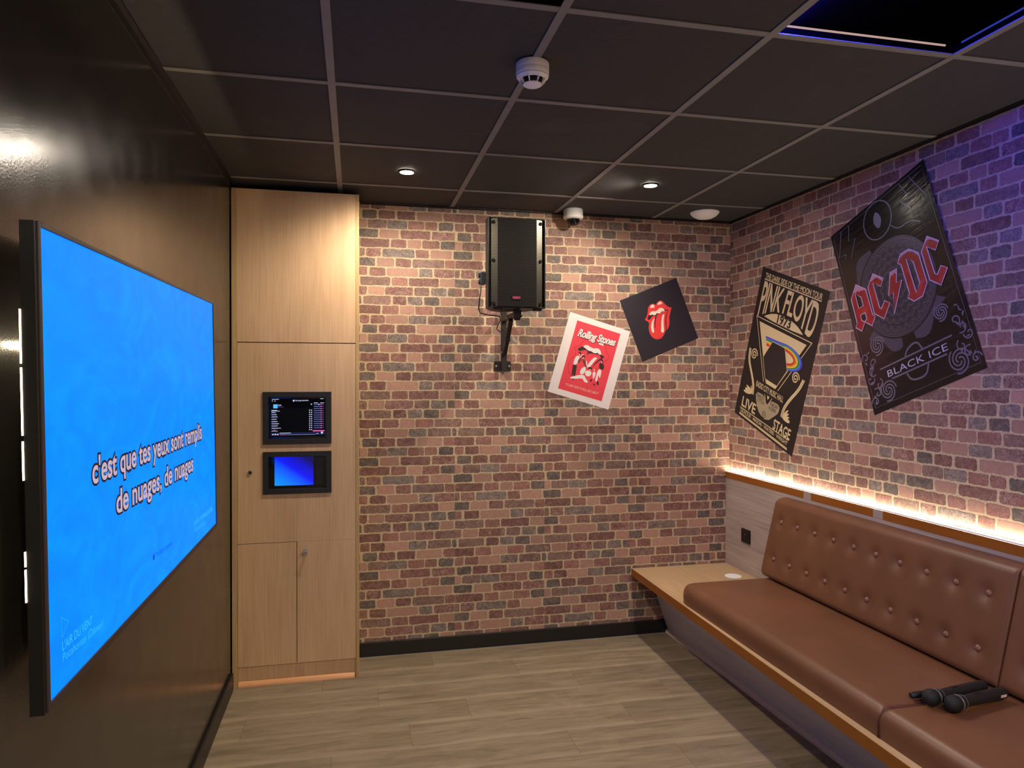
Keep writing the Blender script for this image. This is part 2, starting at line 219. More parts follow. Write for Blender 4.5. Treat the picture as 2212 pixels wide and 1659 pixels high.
def brick_mat():
    """ink and embossing of the brick paper, driven by each printed brick's own size and tint"""
    m, nt, bs = new_mat('brick_wallpaper')
    P = N(nt, 'ShaderNodeNewGeometry').outputs['Position']
    cell = N(nt, 'ShaderNodeSeparateXYZ', {0: N(nt, 'ShaderNodeUVMap', uv_map='cell').outputs[0]})
    size = N(nt, 'ShaderNodeSeparateXYZ', {0: N(nt, 'ShaderNodeUVMap', uv_map='size').outputs[0]})
    tint = N(nt, 'ShaderNodeVertexColor', layer_name='tint').outputs[0]
    wear = N(nt, 'ShaderNodeSeparateColor', {0: N(nt, 'ShaderNodeVertexColor', layer_name='wear').outputs[0]})
    s1 = N(nt, 'ShaderNodeSeparateColor', {0: N(nt, 'ShaderNodeTexNoise', {'Vector': P, 'Scale': 28, 'Detail': 2}).outputs['Color']})
    s2 = N(nt, 'ShaderNodeSeparateColor', {0: N(nt, 'ShaderNodeTexNoise', {'Vector': P, 'Scale': 95, 'Detail': 2}).outputs['Color']})
    def warp(base, i):
        a = M_(nt, 'MULTIPLY_ADD', M_(nt, 'SUBTRACT', s1.outputs[i], .5), .010, base)
        return M_(nt, 'MULTIPLY_ADD', M_(nt, 'SUBTRACT', s2.outputs[i], .5), .006, a)
    u, v = warp(cell.outputs[0], 0), warp(cell.outputs[1], 1)
    du = M_(nt, 'MINIMUM', u, M_(nt, 'SUBTRACT', size.outputs[0], u))
    dv = M_(nt, 'MINIMUM', v, M_(nt, 'SUBTRACT', size.outputs[1], v))
    d = M_(nt, 'ADD', M_(nt, 'SMOOTH_MIN', du, dv, .015), .0004)
    en = N(nt, 'ShaderNodeTexNoise', {'Vector': P, 'Scale': 300, 'Detail': 3}).outputs[0]
    d = M_(nt, 'MULTIPLY_ADD', M_(nt, 'SUBTRACT', en, .5), .004, d)
    mk = N(nt, 'ShaderNodeMapRange', {'Value': d, 'From Min': -.0009, 'From Max': .0009}, interpolation_type='SMOOTHSTEP').outputs[0]
    # each brick gets its own patch of scratches
    off = N(nt, 'ShaderNodeCombineXYZ', {0: M_(nt, 'MULTIPLY', wear.outputs[2], 37.0), 1: 0.0, 2: M_(nt, 'MULTIPLY', wear.outputs[2], 11.0)}).outputs[0]
    PV = N(nt, 'ShaderNodeVectorMath', {0: P, 1: off}, operation='ADD').outputs[0]
    fine = N(nt, 'ShaderNodeTexNoise', {'Vector': PV, 'Scale': 105, 'Detail': 7, 'Roughness': .76, 'Distortion': 2.2}).outputs[0]
    big = N(nt, 'ShaderNodeTexNoise', {'Vector': PV, 'Scale': 24, 'Detail': 3, 'Distortion': 1.0}).outputs[0]
    mott = N(nt, 'ShaderNodeTexNoise', {'Vector': PV, 'Scale': 46, 'Detail': 5, 'Roughness': .6, 'Distortion': 1.0}).outputs[0]
    c = mix(nt, M_(nt, 'MULTIPLY', N(nt, 'ShaderNodeMapRange', {'Value': mott, 'From Min': .62, 'From Max': .38}).outputs[0], wear.outputs[1]), tint, mix(nt, 1.0, tint, (.5, .44, .44, 1), 'MULTIPLY'))
    lf = M_(nt, 'MULTIPLY', N(nt, 'ShaderNodeMapRange', {'Value': fine, 'From Min': .485, 'From Max': .60}).outputs[0],
            M_(nt, 'MULTIPLY', wear.outputs[0], N(nt, 'ShaderNodeMapRange', {'Value': big, 'From Min': .34, 'From Max': .60}).outputs[0]))
    c = mix(nt, M_(nt, 'MULTIPLY', lf, .85), c, rgb(206, 178, 162))
    dk = N(nt, 'ShaderNodeMapRange', {'Value': fine, 'From Min': .47, 'From Max': .36}).outputs[0]
    c = mix(nt, M_(nt, 'MULTIPLY', dk, M_(nt, 'MULTIPLY_ADD', wear.outputs[1], .8, .1)), c, rgb(70, 50, 46))
    rim = N(nt, 'ShaderNodeMapRange', {'Value': d, 'From Min': .0035, 'From Max': .0}).outputs[0]
    c = mix(nt, M_(nt, 'MULTIPLY', rim, .35), c, rgb(78, 58, 52))
    mo = ramp(nt, N(nt, 'ShaderNodeTexNoise', {'Vector': P, 'Scale': 130, 'Detail': 4}).outputs[0], [(.3, rgb(180, 157, 124)), (.7, rgb(210, 188, 155))])
    speck = N(nt, 'ShaderNodeMapRange', {'Value': en, 'From Min': .62, 'From Max': .7}).outputs[0]
    near = N(nt, 'ShaderNodeMapRange', {'Value': d, 'From Min': -.005, 'From Max': -.0015}).outputs[0]
    mo = mix(nt, M_(nt, 'MULTIPLY', M_(nt, 'MULTIPLY', speck, near), .5), mo, rgb(96, 82, 70))
    c = mix(nt, mk, mo, c)
    nt.links.new(c, bs.inputs['Base Color'])
    bs.inputs['Roughness'].default_value = .62
    bs.inputs['Specular IOR Level'].default_value = .35
    hgt = M_(nt, 'ADD', M_(nt, 'MULTIPLY', mk, .6), M_(nt, 'MULTIPLY', fine, .8))
    bp = N(nt, 'ShaderNodeBump', {'Strength': .3, 'Distance': .0011, 'Height': hgt})
    nt.links.new(bp.outputs[0], bs.inputs['Normal'])
    return m

def wood_mat(name, c_lo, c_hi, axis, rough=.42, fine=170., spec=.4, contrast=1.0):
    """laminate with straight grain running along one axis"""
    m, nt, bs = new_mat(name)
    P = N(nt, 'ShaderNodeNewGeometry').outputs['Position']
    sc = [1., 1., 1.]; sc['xyz'.index(axis)] = .022
    mp = N(nt, 'ShaderNodeMapping', {'Vector': P, 'Scale': sc}).outputs[0]
    n1 = N(nt, 'ShaderNodeTexNoise', {'Vector': mp, 'Scale': fine, 'Detail': 4, 'Roughness': .6}).outputs[0]
    sc2 = [1., 1., 1.]; sc2['xyz'.index(axis)] = .12
    mp2 = N(nt, 'ShaderNodeMapping', {'Vector': P, 'Scale': sc2}).outputs[0]
    n2 = N(nt, 'ShaderNodeTexNoise', {'Vector': mp2, 'Scale': 16, 'Detail': 3, 'Distortion': .6}).outputs[0]
    f = M_(nt, 'ADD', M_(nt, 'MULTIPLY', n1, .6), M_(nt, 'MULTIPLY', n2, .4))
    c = ramp(nt, f, [(.5 - .16 * contrast, c_lo), (.5 + .14 * contrast, c_hi)])
    nt.links.new(c, bs.inputs['Base Color'])
    bs.inputs['Roughness'].default_value = rough
    bs.inputs['Specular IOR Level'].default_value = spec
    b = N(nt, 'ShaderNodeBump', {'Strength': .08, 'Distance': .001, 'Height': n1})
    nt.links.new(b.outputs[0], bs.inputs['Normal'])
    return m

def floor_mat():
    m, nt, bs = new_mat('vinyl_planks')
    uv = N(nt, 'ShaderNodeUVMap', uv_map='grain').outputs[0]
    ed = N(nt, 'ShaderNodeSeparateXYZ', {0: N(nt, 'ShaderNodeUVMap', uv_map='edge').outputs[0]})
    rnd = N(nt, 'ShaderNodeVertexColor', layer_name='plank').outputs[0]
    r = N(nt, 'ShaderNodeSeparateColor', {0: rnd})
    m1 = N(nt, 'ShaderNodeMapping', {'Vector': uv, 'Scale': (2.2, 16, 1)}).outputs[0]
    n1 = N(nt, 'ShaderNodeTexNoise', {'Vector': m1, 'Scale': 1.4, 'Detail': 5, 'Roughness': .6, 'Distortion': .9}).outputs[0]
    m2 = N(nt, 'ShaderNodeMapping', {'Vector': uv, 'Scale': (9, 150, 1)}).outputs[0]
    n2 = N(nt, 'ShaderNodeTexNoise', {'Vector': m2, 'Scale': 1.3, 'Detail': 4}).outputs[0]
    f = M_(nt, 'ADD', M_(nt, 'MULTIPLY', n1, .7), M_(nt, 'MULTIPLY', n2, .3))
    c = ramp(nt, f, [(.32, rgb(110, 96, 77)), (.52, rgb(138, 123, 100)), (.7, rgb(154, 138, 113))])
    c = mix(nt, 1.0, c, ramp(nt, r.outputs[0], [(0, (.84, .84, .84)), (1, (1.1, 1.1, 1.1))]), 'MULTIPLY')
    v = ed.outputs[1]; u = ed.outputs[0]
    # pale bevel along the long edges, thin dark joint at the ends
    band = N(nt, 'ShaderNodeMapRange', {'Value': v, 'From Min': .034, 'From Max': .0}).outputs[0]
    band2 = N(nt, 'ShaderNodeMapRange', {'Value': M_(nt, 'SUBTRACT', .1985, v), 'From Min': .014, 'From Max': .0}).outputs[0]
    wob = N(nt, 'ShaderNodeTexNoise', {'Vector': uv, 'Scale': 3.0}).outputs[0]
    bf = M_(nt, 'MULTIPLY', M_(nt, 'MAXIMUM', band, band2), M_(nt, 'MULTIPLY', wob, .75))
    c = mix(nt, bf, c, rgb(180, 164, 138))
    ln = M_(nt, 'LESS_THAN', M_(nt, 'MINIMUM', u, M_(nt, 'SUBTRACT', .983, u)), .0012)
    c = mix(nt, M_(nt, 'MULTIPLY', ln, .5), c, rgb(70, 58, 44))
    P = N(nt, 'ShaderNodeNewGeometry').outputs['Position']
    du = N(nt, 'ShaderNodeTexNoise', {'Vector': P, 'Scale': 3.2, 'Detail': 6, 'Roughness': .7}).outputs[0]
    dust = N(nt, 'ShaderNodeMapRange', {'Value': du, 'From Min': .56, 'From Max': .75}).outputs[0]
    c = mix(nt, M_(nt, 'MULTIPLY', dust, .35), c, rgb(182, 160, 136))
    nt.links.new(c, bs.inputs['Base Color'])
    bs.inputs['Roughness'].default_value = .5
    bs.inputs['Specular IOR Level'].default_value = .4
    b = N(nt, 'ShaderNodeBump', {'Strength': .08, 'Distance': .001, 'Height': n2})
    nt.links.new(b.outputs[0], bs.inputs['Normal'])
    return m

def gloss_wall_mat():
    """dark satin laminate with a fine orange-peel surface"""
    m, nt, bs = new_mat('black_satin_panel')
    P = N(nt, 'ShaderNodeNewGeometry').outputs['Position']
    bs.inputs['Base Color'].default_value = (.019, .017, .014, 1)
    bs.inputs['Roughness'].default_value = .2
    bs.inputs['Specular IOR Level'].default_value = .8
    n = N(nt, 'ShaderNodeTexNoise', {'Vector': P, 'Scale': 230, 'Detail': 2}).outputs[0]
    n2 = N(nt, 'ShaderNodeTexNoise', {'Vector': P, 'Scale': 9, 'Detail': 3}).outputs[0]
    b = N(nt, 'ShaderNodeBump', {'Strength': .3, 'Distance': .0006, 'Height': n})
    nt.links.new(b.outputs[0], bs.inputs['Normal'])
    r = N(nt, 'ShaderNodeMapRange', {'Value': n2, 'From Min': .3, 'From Max': .7, 'To Min': .17, 'To Max': .23}).outputs[0]
    nt.links.new(r, bs.inputs['Roughness'])
    return m

def tile_mat():
    m, nt, bs = new_mat('ceiling_tile_black')
    P = N(nt, 'ShaderNodeNewGeometry').outputs['Position']
    mp = N(nt, 'ShaderNodeMapping', {'Vector': P, 'Scale': (1, 3, 1)}).outputs[0]
    n = N(nt, 'ShaderNodeTexNoise', {'Vector': mp, 'Scale': 60, 'Detail': 5, 'Roughness': .7}).outputs[0]
    n2 = N(nt, 'ShaderNodeTexNoise', {'Vector': P, 'Scale': 2.4, 'Detail': 6, 'Roughness': .65, 'Distortion': 1.5}).outputs[0]
    c = ramp(nt, n, [(.3, rgb(45, 45, 46)), (.7, rgb(58, 57, 58))])
    sm = N(nt, 'ShaderNodeMapRange', {'Value': n2, 'From Min': .6, 'From Max': .85}).outputs[0]
    c = mix(nt, M_(nt, 'MULTIPLY', sm, .4), c, rgb(92, 88, 86))
    nt.links.new(c, bs.inputs['Base Color'])
    bs.inputs['Roughness'].default_value = .8
    b = N(nt, 'ShaderNodeBump', {'Strength': .15, 'Distance': .001, 'Height': n})
    nt.links.new(b.outputs[0], bs.inputs['Normal'])
    return m

def grille_mat(name, col, metal):
    """black steel sheet punched with small round holes in staggered rows"""
    m, nt, bs = new_mat(name)
    o = N(nt, 'ShaderNodeTexCoord').outputs['Object']
    sp = N(nt, 'ShaderNodeSeparateXYZ', {0: o})
    px, pz = .0062, .0054
    rz = M_(nt, 'DIVIDE', sp.outputs[2], pz)
    row = M_(nt, 'FLOOR', rz)
    sh = M_(nt, 'MULTIPLY', M_(nt, 'MODULO', M_(nt, 'ADD', row, 1000.0), 2.0), .5)
    fx = M_(nt, 'SUBTRACT', M_(nt, 'FRACT', M_(nt, 'ADD', M_(nt, 'DIVIDE', sp.outputs[0], px), sh)), .5)
    fz = M_(nt, 'SUBTRACT', M_(nt, 'FRACT', rz), .5)
    d = M_(nt, 'SQRT', M_(nt, 'ADD', M_(nt, 'POWER', M_(nt, 'MULTIPLY', fx, px * 1000), 2.0), M_(nt, 'POWER', M_(nt, 'MULTIPLY', fz, pz * 1000), 2.0)))
    hole = M_(nt, 'LESS_THAN', d, 2.0)
    c = mix(nt, hole, col, (.002, .002, .002, 1))
    nt.links.new(c, bs.inputs['Base Color'])
    bs.inputs['Roughness'].default_value = .42
    bs.inputs['Metallic'].default_value = metal
    nt.links.new(M_(nt, 'SUBTRACT', .5, M_(nt, 'MULTIPLY', hole, .5)), bs.inputs['Specular IOR Level'])
    return m

def leather_mat(name, col, rough=.42):
    m, nt, bs = new_mat(name)
    o = N(nt, 'ShaderNodeTexCoord').outputs['Object']
    n = N(nt, 'ShaderNodeTexNoise', {'Vector': o, 'Scale': 5, 'Detail': 4}).outputs[0]
    lo = tuple(x * .88 for x in col[:3]); hi = tuple(x * 1.1 for x in col[:3])
    nt.links.new(ramp(nt, n, [(.3, lo), (.7, hi)]), bs.inputs['Base Color'])
    bs.inputs['Roughness'].default_value = rough
    bs.inputs['Specular IOR Level'].default_value = .5
    v = N(nt, 'ShaderNodeTexVoronoi', {'Vector': o, 'Scale': 520.0}).outputs['Distance']
    b = N(nt, 'ShaderNodeBump', {'Strength': .12, 'Distance': .0006, 'Height': v})
    nt.links.new(b.outputs[0], bs.inputs['Normal'])
    return m

def screen_grad_mat(name):
    """lower touch screen: a lit picture that fades from cyan at the bottom left to deep blue"""
    m, nt, bs = new_mat(name)
    g = N(nt, 'ShaderNodeSeparateXYZ', {0: N(nt, 'ShaderNodeTexCoord').outputs['Generated']})
    x, z = g.outputs[0], g.outputs[2]
    f = M_(nt, 'ADD', M_(nt, 'MULTIPLY', x, .55), M_(nt, 'MULTIPLY', z, .6))
    c = ramp(nt, f, [(0, rgb(0, 150, 250)), (.3, rgb(0, 110, 255)), (.6, rgb(6, 20, 235)), (.85, rgb(8, 8, 180)), (1.0, rgb(6, 8, 90))])
    nt.links.new(c, bs.inputs['Emission Color'])
    bs.inputs['Emission Strength'].default_value = 1.0
    bs.inputs['Base Color'].default_value = (.01, .01, .012, 1)
    bs.inputs['Roughness'].default_value = .15
    return m

def tv_screen_mat():
    m, nt, bs = new_mat('lit_blue_screen')
    o = N(nt, 'ShaderNodeTexCoord').outputs['Object']
    mp = N(nt, 'ShaderNodeMapping', {'Vector': o, 'Scale': (1, 1.6, 1), 'Rotation': (.5, 0, 0)}).outputs[0]
    n = N(nt, 'ShaderNodeTexNoise', {'Vector': mp, 'Scale': 4.5, 'Detail': 3, 'Distortion': 2.5}).outputs[0]
    c = ramp(nt, n, [(.3, (0, .255, 1.5)), (.5, (0, .285, 1.6)), (.7, (0, .325, 1.7))])
    nt.links.new(c, bs.inputs['Emission Color'])
    bs.inputs['Emission Strength'].default_value = TV_E
    bs.inputs['Base Color'].default_value = (.002, .002, .003, 1)
    bs.inputs['Roughness'].default_value = .4
    bs.inputs['Specular IOR Level'].default_value = .02
    return m

# ------------------------------------------------------------------ helpers: meshes and objects
class MB:
    """collects shapes; build() links them as ONE mesh object"""
    def __init__(s):
        s.bm = bmesh.new()
    def _merge(s, t, M=None):
        if M is not None:
            t.transform(M)
        me = bpy.data.meshes.new('tmp'); t.to_mesh(me); t.free()
        s.bm.from_mesh(me); bpy.data.meshes.remove(me)
        return s
    def box(s, x0, x1, y0, y1, z0, z1, bev=0, seg=2, M=None):
        t = bmesh.new()
        bmesh.ops.create_cube(t, size=1)
        for v in t.verts:
            v.co = Vector((x0 + (v.co.x + .5) * (x1 - x0), y0 + (v.co.y + .5) * (y1 - y0), z0 + (v.co.z + .5) * (z1 - z0)))
        if bev:
            bmesh.ops.bevel(t, geom=t.edges[:], offset=bev, segments=seg, affect='EDGES', profile=.5)
        return s._merge(t, M)
    def cyl(s, p0, p1, r0, r1=None, n=24):
        p0, p1 = Vector(p0), Vector(p1); r1 = r0 if r1 is None else r1
        d = p1 - p0
        t = bmesh.new()
        bmesh.ops.create_cone(t, cap_ends=True, segments=n, radius1=r0, radius2=r1, depth=d.length)
        q = Vector((0, 0, 1)).rotation_difference(d.normalized()).to_matrix().to_4x4()
        return s._merge(t, Matrix.Translation((p0 + p1) / 2) @ q)
    def sph(s, c, r, sc=(1, 1, 1), n=20):
        t = bmesh.new()
        bmesh.ops.create_uvsphere(t, u_segments=n, v_segments=n // 2, radius=r)
        return s._merge(t, Matrix.Translation(c) @ Matrix.Diagonal((*sc, 1)))
    def lathe(s, prof, n=40, M=None):
        """prof: (r, z) pairs, revolved around z"""
        t = bmesh.new(); rings = []
        for r, z in prof:
            if r < 1e-6:
                rings.append([t.verts.new((0, 0, z))])
            else:
                rings.append([t.verts.new((r * cos(2 * pi * k / n), r * sin(2 * pi * k / n), z)) for k in range(n)])
        for a, b in zip(rings, rings[1:]):
            for k in range(n):
                l = (k + 1) % n
                if len(a) == 1 and len(b) == 1: continue
                if len(a) == 1: t.faces.new((a[0], b[k], b[l]))
                elif len(b) == 1: t.faces.new((a[k], a[l], b[0]))
                else: t.faces.new((a[k], a[l], b[l], b[k]))
        bmesh.ops.recalc_face_normals(t, faces=t.faces[:])
        return s._merge(t, M)
    def tube(s, pts, r, n=10):
        pts = [Vector(p) for p in pts]
        t = bmesh.new(); rings = []; up = Vector((0, 0, 1))
        for i, p in enumerate(pts):
            d = (pts[min(i + 1, len(pts) - 1)] - pts[max(i - 1, 0)]).normalized()
            a = d.cross(up)
            if a.length < 1e-3: a = d.cross(Vector((1, 0, 0)))
            a.normalize(); b = d.cross(a)
            rings.append([t.verts.new(p + (a * cos(2 * pi * k / n) + b * sin(2 * pi * k / n)) * r) for k in range(n)])
        for a, b in zip(rings, rings[1:]):
            for k in range(n):
                l = (k + 1) % n
                t.faces.new((a[k], a[l], b[l], b[k]))
        t.faces.new(rings[0][::-1]); t.faces.new(rings[-1])
        bmesh.ops.recalc_face_normals(t, faces=t.faces[:])
        return s._merge(t)
    def prism(s, poly, f, d):
        """polygon of 2-D points mapped by f to 3-D, extruded by vector d"""
        t = bmesh.new(); d = Vector(d)
        a = [t.verts.new(f(*p)) for p in poly]; b = [t.verts.new(Vector(f(*p)) + d) for p in poly]
        t.faces.new(a); t.faces.new(b[::-1]); n = len(poly)
        for k in range(n):
            l = (k + 1) % n
            t.faces.new((a[k], b[k], b[l], a[l]))
        bmesh.ops.recalc_face_normals(t, faces=t.faces[:])
        return s._merge(t)
    def grid(s, rows, closed=False):
        """rows of 3-D points as a quad surface"""
        t = bmesh.new()
        V = [[t.verts.new(p) for p in r] for r in rows]
        for a, b in zip(V, V[1:]):
            for k in range(len(a) - 1):
                t.faces.new((a[k], a[k + 1], b[k + 1], b[k]))
        bmesh.ops.remove_doubles(t, verts=t.verts[:], dist=1e-6)
        bmesh.ops.recalc_face_normals(t, faces=t.faces[:])
        return s._merge(t)
    # ---- flat printed shapes lying in the local x-y plane at height n
    def poly(s, pts, n=0., holes=(), warp=None):
        loops = [[Vector((p[0], p[1], 0)) for p in l] for l in (pts, *holes)]
        flat = [p for l in loops for p in l]
        vs = [s.bm.verts.new((p.x, p.y, n + (warp(p.x, p.y) if warp else 0))) for p in flat]
        for tri in tessellate_polygon(loops):
            a, b, c = (flat[i] for i in tri)
            if (b - a).cross(c - a).z < 0: tri = tri[::-1]
            try: s.bm.faces.new([vs[i] for i in tri])
            except ValueError: pass
        return s
    def line(s, pts, w, n=0., closed=False, warp=None):
        P = [Vector(p[:2]) for p in pts]
        if closed: P.append(P[0])
        L, R = [], []
        for i, p in enumerate(P):
            if closed and i in (0, len(P) - 1): d = P[1] - P[-2]
            else: d = P[min(i + 1, len(P) - 1)] - P[max(i - 1, 0)]
            d.normalize(); q = Vector((-d.y, d.x)) * w / 2
            L.append(p + q); R.append(p - q)
        for i in range(len(P) - 1):
            vs = [s.bm.verts.new((p.x, p.y, n + (warp(p.x, p.y) if warp else 0))) for p in (R[i], R[i + 1], L[i + 1], L[i])]
            s.bm.faces.new(vs)
        return s
    def faces(s, verts, faces, n=0., f=None, warp=None):
        vs = []
        for v in verts:
            p = f(*v) if f else v
            vs.append(s.bm.verts.new((p[0], p[1], n + (warp(p[0], p[1]) if warp else 0))))
        for fc in faces:
            try: s.bm.faces.new([vs[i] for i in fc])
            except ValueError: pass
        return s
    def build(s, name, m, parent=None, smooth=None, M=None):
        if M is not None: s.bm.transform(M)
        me = bpy.data.meshes.new(name); s.bm.to_mesh(me); s.bm.free()
        for k in (m if isinstance(m, (list, tuple)) else [m]): me.materials.append(k)
        o = bpy.data.objects.new(name, me); COL.objects.link(o)
        if parent is not None:
            o.parent = parent
        if smooth is not None:
            for p in me.polygons: p.use_smooth = True
            if smooth < 3.1:
                try: me.set_sharp_from_angle(angle=smooth)
                except Exception: pass
        return o

def tag(o, label, cat, group=None):
    o['label'] = label; o['category'] = cat
    if group: o['group'] = group
    return o

def thing(name, label, cat, loc=(0, 0, 0), M=None, group=None):
    o = bpy.data.objects.new(name, None); COL.objects.link(o)
    o.empty_display_size = .05
    if M is not None: o.matrix_world = M
    else: o.location = loc
    return tag(o, label, cat, group)

def rel(o):                                           # world coordinates to the thing's own
    return Matrix.Translation(-o.location)

def struct(o):
    o['kind'] = 'structure'; return o

def copy_tree(o, parent=None):
    c = o.copy(); COL.objects.link(c)
    if parent is not None: c.parent = parent
    for ch in list(o.children): copy_tree(ch, c)
    return c

def chaikin(pts, it=2, closed=True):
    P = [tuple(p) for p in pts]
    for _ in range(it):
        Q = []; n = len(P)
        rng = range(n) if closed else range(n - 1)
        if not closed: Q.append(P[0])
        for i in rng:
            a, b = P[i], P[(i + 1) % n]
            Q.append((a[0] * .75 + b[0] * .25, a[1] * .75 + b[1] * .25)); Q.append((a[0] * .25 + b[0] * .75, a[1] * .25 + b[1] * .75))
        if not closed: Q.append(P[-1])
        P = Q
    return P

def text2d(body, bold=0., shear=0., space=1., sub=0):
    cu = bpy.data.curves.new('t', 'FONT'); cu.body = body; cu.offset = bold; cu.shear = shear; cu.space_character = space; cu.resolution_u = 4
    o = bpy.data.objects.new('t', cu); COL.objects.link(o)
    dg = bpy.context.evaluated_depsgraph_get()
    me = bpy.data.meshes.new_from_object(o.evaluated_get(dg))
    b = bmesh.new(); b.from_mesh(me)
    if sub:
        bmesh.ops.triangulate(b, faces=b.faces[:])
        for _ in range(sub):
            es = [e for e in b.edges if e.calc_length() > .12]
            if es: bmesh.ops.subdivide_edges(b, edges=es, cuts=1)
            bmesh.ops.triangulate(b, faces=b.faces[:])
    b.verts.ensure_lookup_table()
    for i, v in enumerate(b.verts): v.index = i
    vs = [(v.co.x, v.co.y) for v in b.verts]; fs = [[v.index for v in f.verts] for f in b.faces]
    b.free(); bpy.data.meshes.remove(me); bpy.data.objects.remove(o); bpy.data.curves.remove(cu)
    return vs, fs

_cap = []
def cap_height():
    if not _cap:
        vs, _ = text2d('H'); _cap.append(max(v[1] for v in vs))
    return _cap[0]

def fit(body, p0, p1, h, bold=0., shear=0., space=1., ref=None):
    """text whose baseline runs p0 -> p1 with cap height h"""
    vs, fs = text2d(body, bold, shear, space)
    rv = vs if ref is None else text2d(body, ref, shear, space)[0]
    x0 = min(v[0] for v in rv); x1 = max(v[0] for v in rv)
    p0, p1 = Vector(p0), Vector(p1); d = p1 - p0; e = d.normalized(); nrm = Vector((-e.y, e.x))
    k = h / cap_height()
    return [tuple(p0 + d * ((x - x0) / (x1 - x0)) + nrm * (y * k)) for x, y in vs], fs

def interp(pts, s):
    """point at parameter s (0..1) of a polyline, by length"""
    P = [Vector(p) for p in pts]; ls = [(b - a).length for a, b in zip(P, P[1:])]; T = sum(ls); t = max(0, min(1, s)) * T
    for a, b, l in zip(P, P[1:], ls):
        if t <= l or (a is P[-2]): return a + (b - a) * min(1, t / l)
        t -= l
    return P[-1]

# ------------------------------------------------------------------ materials
TV_E = .88
m_brick = brick_mat()
m_floor, m_wall, m_tile = floor_mat(), gloss_wall_mat(), tile_mat()
m_tbar = mat('ceiling_bar_grey', rgb(122, 120, 118), .55, noise=.06, nscale=14)
m_black = mat('black_matt', rgb(24, 22, 21), .5, noise=.1)
m_base = mat('black_skirting', rgb(26, 24, 22), .42, noise=.1, nscale=30)
m_plastic = mat('black_plastic', rgb(20, 19, 19), .38, bump=.05, bscale=500)
m_plastic2 = mat('black_plastic_grained', rgb(28, 27, 26), .5, bump=.2, bscale=500)
m_steel = mat('zinc_steel', rgb(190, 190, 194), .3, metal=1)
m_bracket = mat('black_painted_steel', rgb(34, 27, 26), .45, noise=.1)
m_white = mat('white_plastic', rgb(244, 243, 242), .42)
m_panelgloss = mat('black_glass', (.003, .003, .004, 1), .08)
m_boxblack = mat('dark_box_lining', (.0012, .0012, .0012, 1), .6, spec=.0)
m_wood = wood_mat('oak_laminate_upright', rgb(194, 158, 120), rgb(216, 182, 144), 'z')
m_woodedge = wood_mat('oak_edge_band', rgb(176, 144, 96), rgb(196, 164, 114), 'z', contrast=.8)
m_pine = wood_mat('bare_pine', rgb(206, 146, 98), rgb(232, 176, 126), 'x')
m_seatwood = wood_mat('oak_laminate_board', rgb(178, 147, 108), rgb(202, 172, 132), 'y', contrast=1.1)
m_ash = wood_mat('grey_ash_laminate', rgb(150, 134, 122), rgb(190, 174, 160), 'y', fine=120, contrast=1.2)
m_orange = wood_mat('orange_edge_band', rgb(142, 82, 22), rgb(158, 94, 30), 'y', rough=.45, contrast=.8)
m_patch = mat('bare_grey_strip', rgb(168, 150, 140), .6)
m_leather = leather_mat('brown_leatherette', rgb(113, 74, 49))
m_button = leather_mat('brown_leatherette_button', rgb(130, 88, 68))
m_seam = mat('brown_piping', rgb(92, 54, 38), .5)
m_tvbezel = mat('dark_bezel', rgb(52, 44, 44), .4)
m_tvscreen = tv_screen_mat()
m_grille = grille_mat('perforated_steel', rgb(34, 30, 30), .0)  # dark non-metal copy, keeps reflections off the centre of the grille
m_grille_lit = grille_mat('perforated_steel_lit', rgb(96, 92, 82), .8)  # same steel, paler and metallic so the side strips look lamp-lit
m_led = emitter('warm_led', (1.0, .84, .62, 1), 42.0)
m_ledtv = emitter('warm_led_tape', (1.0, .8, .52, 1), 14.0)
m_ledtop = emitter('warm_led_bar', (1.0, .8, .52, 1), 70.0)
m_ledblue = emitter('violet_blue_led', (.035, .04, 1.0, 1), 520.0)
m_ledpink = emitter('pinkish_led', (1.0, .66, .56, 1), .45)
m_ledred = emitter('red_led', (.6, .14, .5, 1), 5.0)
m_lens = emitter('lamp_lens', (1.0, .87, .71, 1), 600.0)
ink = lambda n, r, g, b, rough=.5: mat('print_' + n, rgb(r, g, b), rough)
i_black, i_red, i_cream, i_white = ink('black', 26, 22, 24), ink('red', 226, 58, 58), ink('cream', 232, 214, 190), ink('white', 236, 226, 220)
i_dgrey, i_skin = ink('brown_grey', 110, 62, 58), ink('pale_pink', 238, 190, 186)

# ------------------------------------------------------------------ the room
# floor planks: courses 198.5 mm deep, 983 mm long, end joints as laid
joints = {0: .477, 1: -.084, 2: .18, 3: .582, 4: .303, 5: -.02, 6: .391}
t = bmesh.new()
uvg, uve = t.loops.layers.uv.new('grain'), t.loops.layers.uv.new('edge')
vc = t.loops.layers.float_color.new('plank')
PW, PL = .1985, .983
k = -1
y1 = 1.947 + PW
while y1 > YF - .05:
    i = k + 1; y0 = y1 - PW
    j0 = joints.get(i, random.uniform(-.5, .48))
    x = j0 - PL * 2
    while x < XR + .1:
        a, b, c, d = max(x, XL - .1), min(x + PL, XR + .1), max(y0, YF - .1), min(y1, YB + .05)
        if b > a and d > c:
            f = t.faces.new([t.verts.new((p, q, 0)) for p, q in ((a, c), (b, c), (b, d), (a, d))])
            ox, oy, rr = random.uniform(0, 40), random.uniform(0, 40), random.random()
            for l in f.loops:
                l[uvg].uv = (l.vert.co.x + ox, l.vert.co.y + oy); l[uve].uv = (l.vert.co.x - x, l.vert.co.y - y0); l[vc] = (rr, rr, rr, 1)
        x += PL
    y1 = y0; k += 1
f = t.faces.new([t.verts.new((p, q, -.05)) for p, q in ((XL - .1, YF - .1), (XL - .1, YB + .05), (XR + .1, YB + .05), (XR + .1, YF - .1))])
me = bpy.data.meshes.new('floor'); t.to_mesh(me); t.free(); me.materials.append(m_floor)
